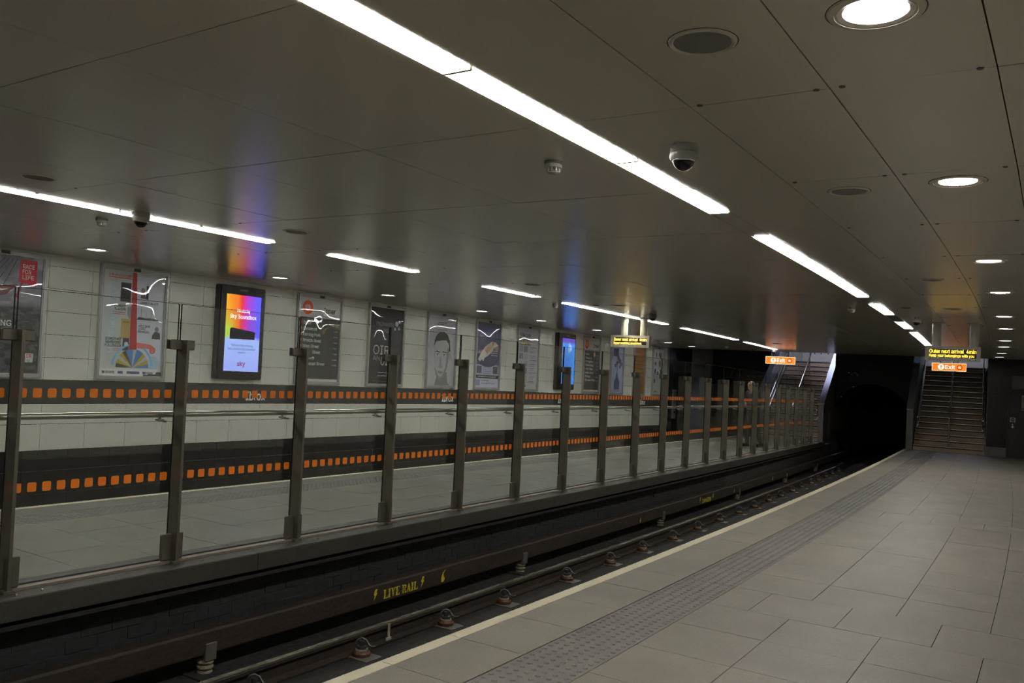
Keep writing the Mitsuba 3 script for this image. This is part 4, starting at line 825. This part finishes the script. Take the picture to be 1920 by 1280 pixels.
# door, baseboard and signs on the end wall
dr1 = thing('door_1', 'dark flush service door in the end wall right of the stairs', 'door', kind='structure'); f = M(S1, .14, 0, face='viewer', slope=False)
mat('m_door', plast((.03, .029, .028), .2))
add('leaf', dr1, cham(-.40, .46, 0, 1.93, -.02, .018, .004), 'm_door', f)
add('door_frame', dr1, ext(sbox(-.45, 0, .51, 1.985).difference(sbox(-.405, -.1, .465, 1.935)), .028), 'm_door', f)
add('lock', dr1, lathe([(0, 0), (.02, 0), (.02, .012), (0, .014)], 16), 'm_steel', f @ T().translate([-.31, .955, .018])); add('lock', dr1, lathe([(0, 0), (.03, 0), (.03, .012), (0, .014)], 16), 'm_steel', f @ T().translate([-.305, .885, .018]))
k = add('door_sign', dr1, cham(-.375, -.235, 1.03, 1.16, .018, .022, .002), flat(190, 190, 186), f); add('symbol', k, lathe([(.022, 0), (.046, 0), (.046, .001), (.022, .001)], 20), flat(24, 24, 30), f @ T().translate([-.305, 1.095, .0225]))
k = add('notice', dr1, cham(-.10, .14, 1.38, 1.82, .018, .022, .002), flat(150, 146, 136), f, label='yellow and blue safety notice'); add('yellow_block', k, cham(-.07, .10, 1.62, 1.76, .022, .0228, .0002), flat(150, 128, 60), f); add('blue_block', k, cham(-.09, .13, 1.40, 1.46, .022, .0228, .0002), flat(70, 76, 110), f)
bb = thing('baseboard_end', 'low dark plinth along the end wall between stairs and door', 'plinth', kind='structure'); add('board', bb, bent(S1 - .035, S1, -.83, -.32, 0, .262), 'm_clad')
# landing lamps above the stairs
for s, d, col, lab in ((32.1, -5.75, L_STAIR, 'cool white lamp above the island platform stairs'), (35.4, -1.8, L_STAIR2, 'white lamp above the landing of the right-hand stairs'), (35.4, -6.4, L_STAIR2, 'white lamp above the landing of the island platform stairs')):
    t = thing('landing_lamp', lab, 'light'); f = M(s, d, 4.7)
    add('body', t, cham(-.32, .32, -.6, .6, .02, .1, .01), 'm_lamp_body', f); add('diffuser', t, cham(-.3, .3, -.55, .55, 0, .02, .005), 'm_lamp_body', f, em=col)
    add('stem', t, cham(-.02, .02, -.02, .02, .1, .5, .003), 'm_iron', f)
# dark landing railing posts behind the left exit sign
for i, d in enumerate((-6.62, -6.38, -6.12, -5.92)):
    t = thing('railing_post', f'{ORD[i+1]} dark landing railing post from the left at the top of the island platform stairs', 'post', 'dark landing railing posts'); add('bar', t, cham(-.02, .02, -.02, .02, 0, 1.1, .004), 'm_post_dark', M(34.6, d, RISE * NST + .5, slope=False))
    add('cap', t, cham(-.026, .026, -.026, .026, 1.1, 1.12, .004), 'm_post_dark', M(34.6, d, RISE * NST + .5, slope=False))
# room behind the viewer
wr = thing('wall_right', 'plain tiled wall to the right of the viewer', 'wall', kind='structure'); add('panel', wr, bent(S0, S1, 1.3, 1.5, -.2, H + .1, 30), 'm_tile')
wb = thing('wall_back', 'plain wall behind the viewer', 'wall', kind='structure'); add('panel', wb, bent(S0 - .2, S0, -11.2, 1.5, -1.2, H + .1), 'm_band')

# ------------------------------------------------------------------ the person on the island platform
def ball(p, r): return m3.Manifold.sphere(r, 20).translate([float(q) for q in p])
def bones(ch):
    out = []
    for (p, r), (q, t) in ch: out.append(m3.Manifold.batch_hull([ball(p, r), ball(q, t)]))
    return out
def skinmesh(parts, ref=.02, it=10):
    m = m3.Manifold.batch_boolean(parts, m3.OpType.Add).refine_to_length(ref).to_mesh()
    t = trimesh.Trimesh(m.vert_properties[:, :3], m.tri_verts); trimesh.smoothing.filter_taubin(t, .5, .53, it); return t
def V(*a): return np.array(a, float)
def person():
    # local: faces -y, x to the figure's left side as seen by the viewer's right, z up; about 1.72 m
    hip, chest, neck = V(0, .02, .93), V(0, .0, 1.30), V(0, -.02, 1.47)
    head = V(-.01, -.075, 1.60)
    J = dict(shL=V(-.17, .0, 1.40), elL=V(-.25, -.04, 1.13), wrL=V(-.10, -.26, 1.14), shR=V(.17, .0, 1.40), elR=V(.25, -.02, 1.13), wrR=V(.07, -.26, 1.12),
             hpL=V(-.085, .02, .90), knL=V(-.11, -.10, .50), anL=V(-.11, -.02, .09), hpR=V(.085, .03, .90), knR=V(.13, .06, .49), anR=V(.15, .20, .10))
    def legs(e): return bones([((J[h], .085 + e), (J[k], .056 + e)) for h, k in (('hpL', 'knL'), ('hpR', 'knR'))] + [((J[k], .055 + e), (J[a], .037 + e)) for k, a in (('knL', 'anL'), ('knR', 'anR'))])
    def arms(e): return bones([((J[h], .052 + e), (J[k], .041 + e)) for h, k in (('shL', 'elL'), ('shR', 'elR'))] + [((J[k], .040 + e), (J[a], .027 + e)) for k, a in (('elL', 'wrL'), ('elR', 'wrR'))])
    def trunk(e): return [m3.Manifold.batch_hull([ball(hip + V(-.07, 0, 0), .10 + e), ball(hip + V(.07, 0, 0), .10 + e), ball(chest + V(-.09, 0, -.12), .10 + e), ball(chest + V(.09, 0, -.12), .10 + e)]),
                          m3.Manifold.batch_hull([ball(chest + V(-.09, 0, -.12), .10 + e), ball(chest + V(.09, 0, -.12), .10 + e), ball(J['shL'] + V(.03, 0, -.02), .065 + e), ball(J['shR'] + V(-.03, 0, -.02), .065 + e), ball(chest + V(0, -.03, .05), .09 + e)])]
    def foot(a, dx, e): return [m3.Manifold.batch_hull([ball(a + V(0, .03, -.05 + .0), .036 + e), ball(a + V(dx * .5, -.10, -.055), .034 + e)]), m3.Manifold.batch_hull([ball(a + V(dx * .5, -.10, -.055), .034 + e), ball(a + V(dx, -.17, -.062), .026 + e)])]
    feet = [*foot(J['anL'], -.03, 0), *foot(J['anR'], .03, 0)]
    skull = [m3.Manifold.batch_hull([ball(head + V(0, .025, .035), .083), ball(head + V(0, -.02, .03), .076), ball(head + V(0, -.045, -.055), .042), ball(head + V(0, -.05, -.075), .03)]),
             m3.Manifold.batch_hull([ball(head + V(0, -.095, .015), .011), ball(head + V(0, -.112, -.022), .015)]), m3.Manifold.batch_hull([ball(head + V(-.03, -.083, .04), .012), ball(head + V(.03, -.083, .04), .012)]),
             m3.Manifold.batch_hull([ball(head + V(-.018, -.083, -.052), .01), ball(head + V(.018, -.083, -.052), .01)])] + \
            [m3.Manifold.batch_hull([ball(head + V(x, .015, .015), .016), ball(head + V(x * 1.08, .02, -.02), .012)]) for x in (-.078, .078)]
    nk = bones([((neck + V(0, .01, -.06), .06), (head + V(0, .01, -.04), .052))])
    hands = []
    for w, sx in ((J['wrL'], 1), (J['wrR'], -1)):
        pc = w + V(.045 * sx, -.055, .005); hands += bones([((w, .024), (pc, .026))]); hands += [m3.Manifold.batch_hull([ball(pc + V(0, 0, .03), .014), ball(pc + V(0, 0, -.03), .014), ball(w + V(.02 * sx, -.02, 0), .02)])]
        for k, (zz, ln) in enumerate(((.032, .036), (.011, .042), (-.011, .039), (-.032, .03))):
            b0 = pc + V(.004 * sx, -.012, zz); b1 = b0 + V(.022 * sx, -ln * .6, 0); b2 = b1 + V(.026 * sx, -ln * .15, .003)
            hands += bones([((b0, .0095), (b1, .0088)), ((b1, .0088), (b2, .0078))])
        t0 = w + V(.01 * sx, -.03, .028); t1 = t0 + V(.03 * sx, -.018, .03); hands += bones([((t0, .011), (t1, .0095)), ((t1, .0095), (t1 + V(.02 * sx, -.012, .006), .0085))])
    t = thing('person', 'person with short fair hair and dark coat, head bowed, standing behind the glass screen', 'person')
    f = M(22.95, -6.30, 0, rot=-28, slope=False)
    add('body', t, P(skinmesh(trunk(0) + arms(0) + legs(0) + feet + skull + nk + hands, .016, 8), 'm_skin', True), None, f)
    add('coat', t, P(skinmesh(trunk(.022) + arms(.016) + [m3.Manifold.batch_hull([ball(hip + V(-.075, 0, -.0), .118), ball(hip + V(.075, 0, 0), .118), ball(V(-.09, .01, .74), .10), ball(V(.09, .03, .74), .10)])], .03, 8), 'm_coat', True), None, f, label='dark coat')
    add('shirt_front', t, P(skinmesh([m3.Manifold.batch_hull([ball(V(-.02, -.075, 1.40), .05), ball(V(.02, -.075, 1.40), .05), ball(V(0, -.08, 1.14), .055)])], .03, 4), 'm_shirt', True), None, f, label='grey-green shirt front')
    add('trousers', t, P(skinmesh(legs(.014), .03, 6), 'm_trousers', True), None, f, label='dark trousers')
    for a, dx in ((J['anL'], -.03), (J['anR'], .03)): add('shoe', t, P(skinmesh(foot(a, dx, .008), .02, 4), 'm_black', True), None, f)
    hair = skinmesh([m3.Manifold.batch_hull([ball(head + V(0, .032, .045), .089), ball(head + V(0, -.012, .055), .078), ball(head + V(0, .06, -.005), .06)])], .014, 4)
    hv = hair.vertices; hair.vertices = hv + hair.vertex_normals * ((meshkit.noise(hv * 60, 3) - .5) * .008)[:, None]
    cut = trimesh.intersections.slice_mesh_plane(hair, [0, .75, .66], head + V(0, -.02, .035)); add('hair', t, P(cut, 'm_hair', True), None, f, label='short fair hair')
    for x in (-.03, .03): add('eye', t, lathe([(0, .004), (.008, .003), (.011, 0), (0, -.004)], 12), flat(60, 54, 50), f @ T().translate((head + V(x, -.084, .018)).tolist()).rotate([1, 0, 0], 90))
    ph = thing('smartphone', 'small dark phone held in the hands of the person in the dark coat', 'phone'); add('case', ph, cham(-.036, .036, -.005, .005, -.07, .07, .004), 'm_black', f @ T().translate([-.012, -.335, 1.145]).rotate([1, 0, 0], -35)); add('display', ph, cham(-.032, .032, .005, .0058, -.064, .064, .0003), flat(50, 56, 66, .2), f @ T().translate([-.012, -.335, 1.145]).rotate([1, 0, 0], -35))
mat('m_coat', prin((.012, .012, .014), .8)); mat('m_shirt', prin((.10, .10, .085), .8)); mat('m_trousers', prin((.014, .014, .017), .8)); mat('m_hair', prin((.30, .23, .14), .6))
person()
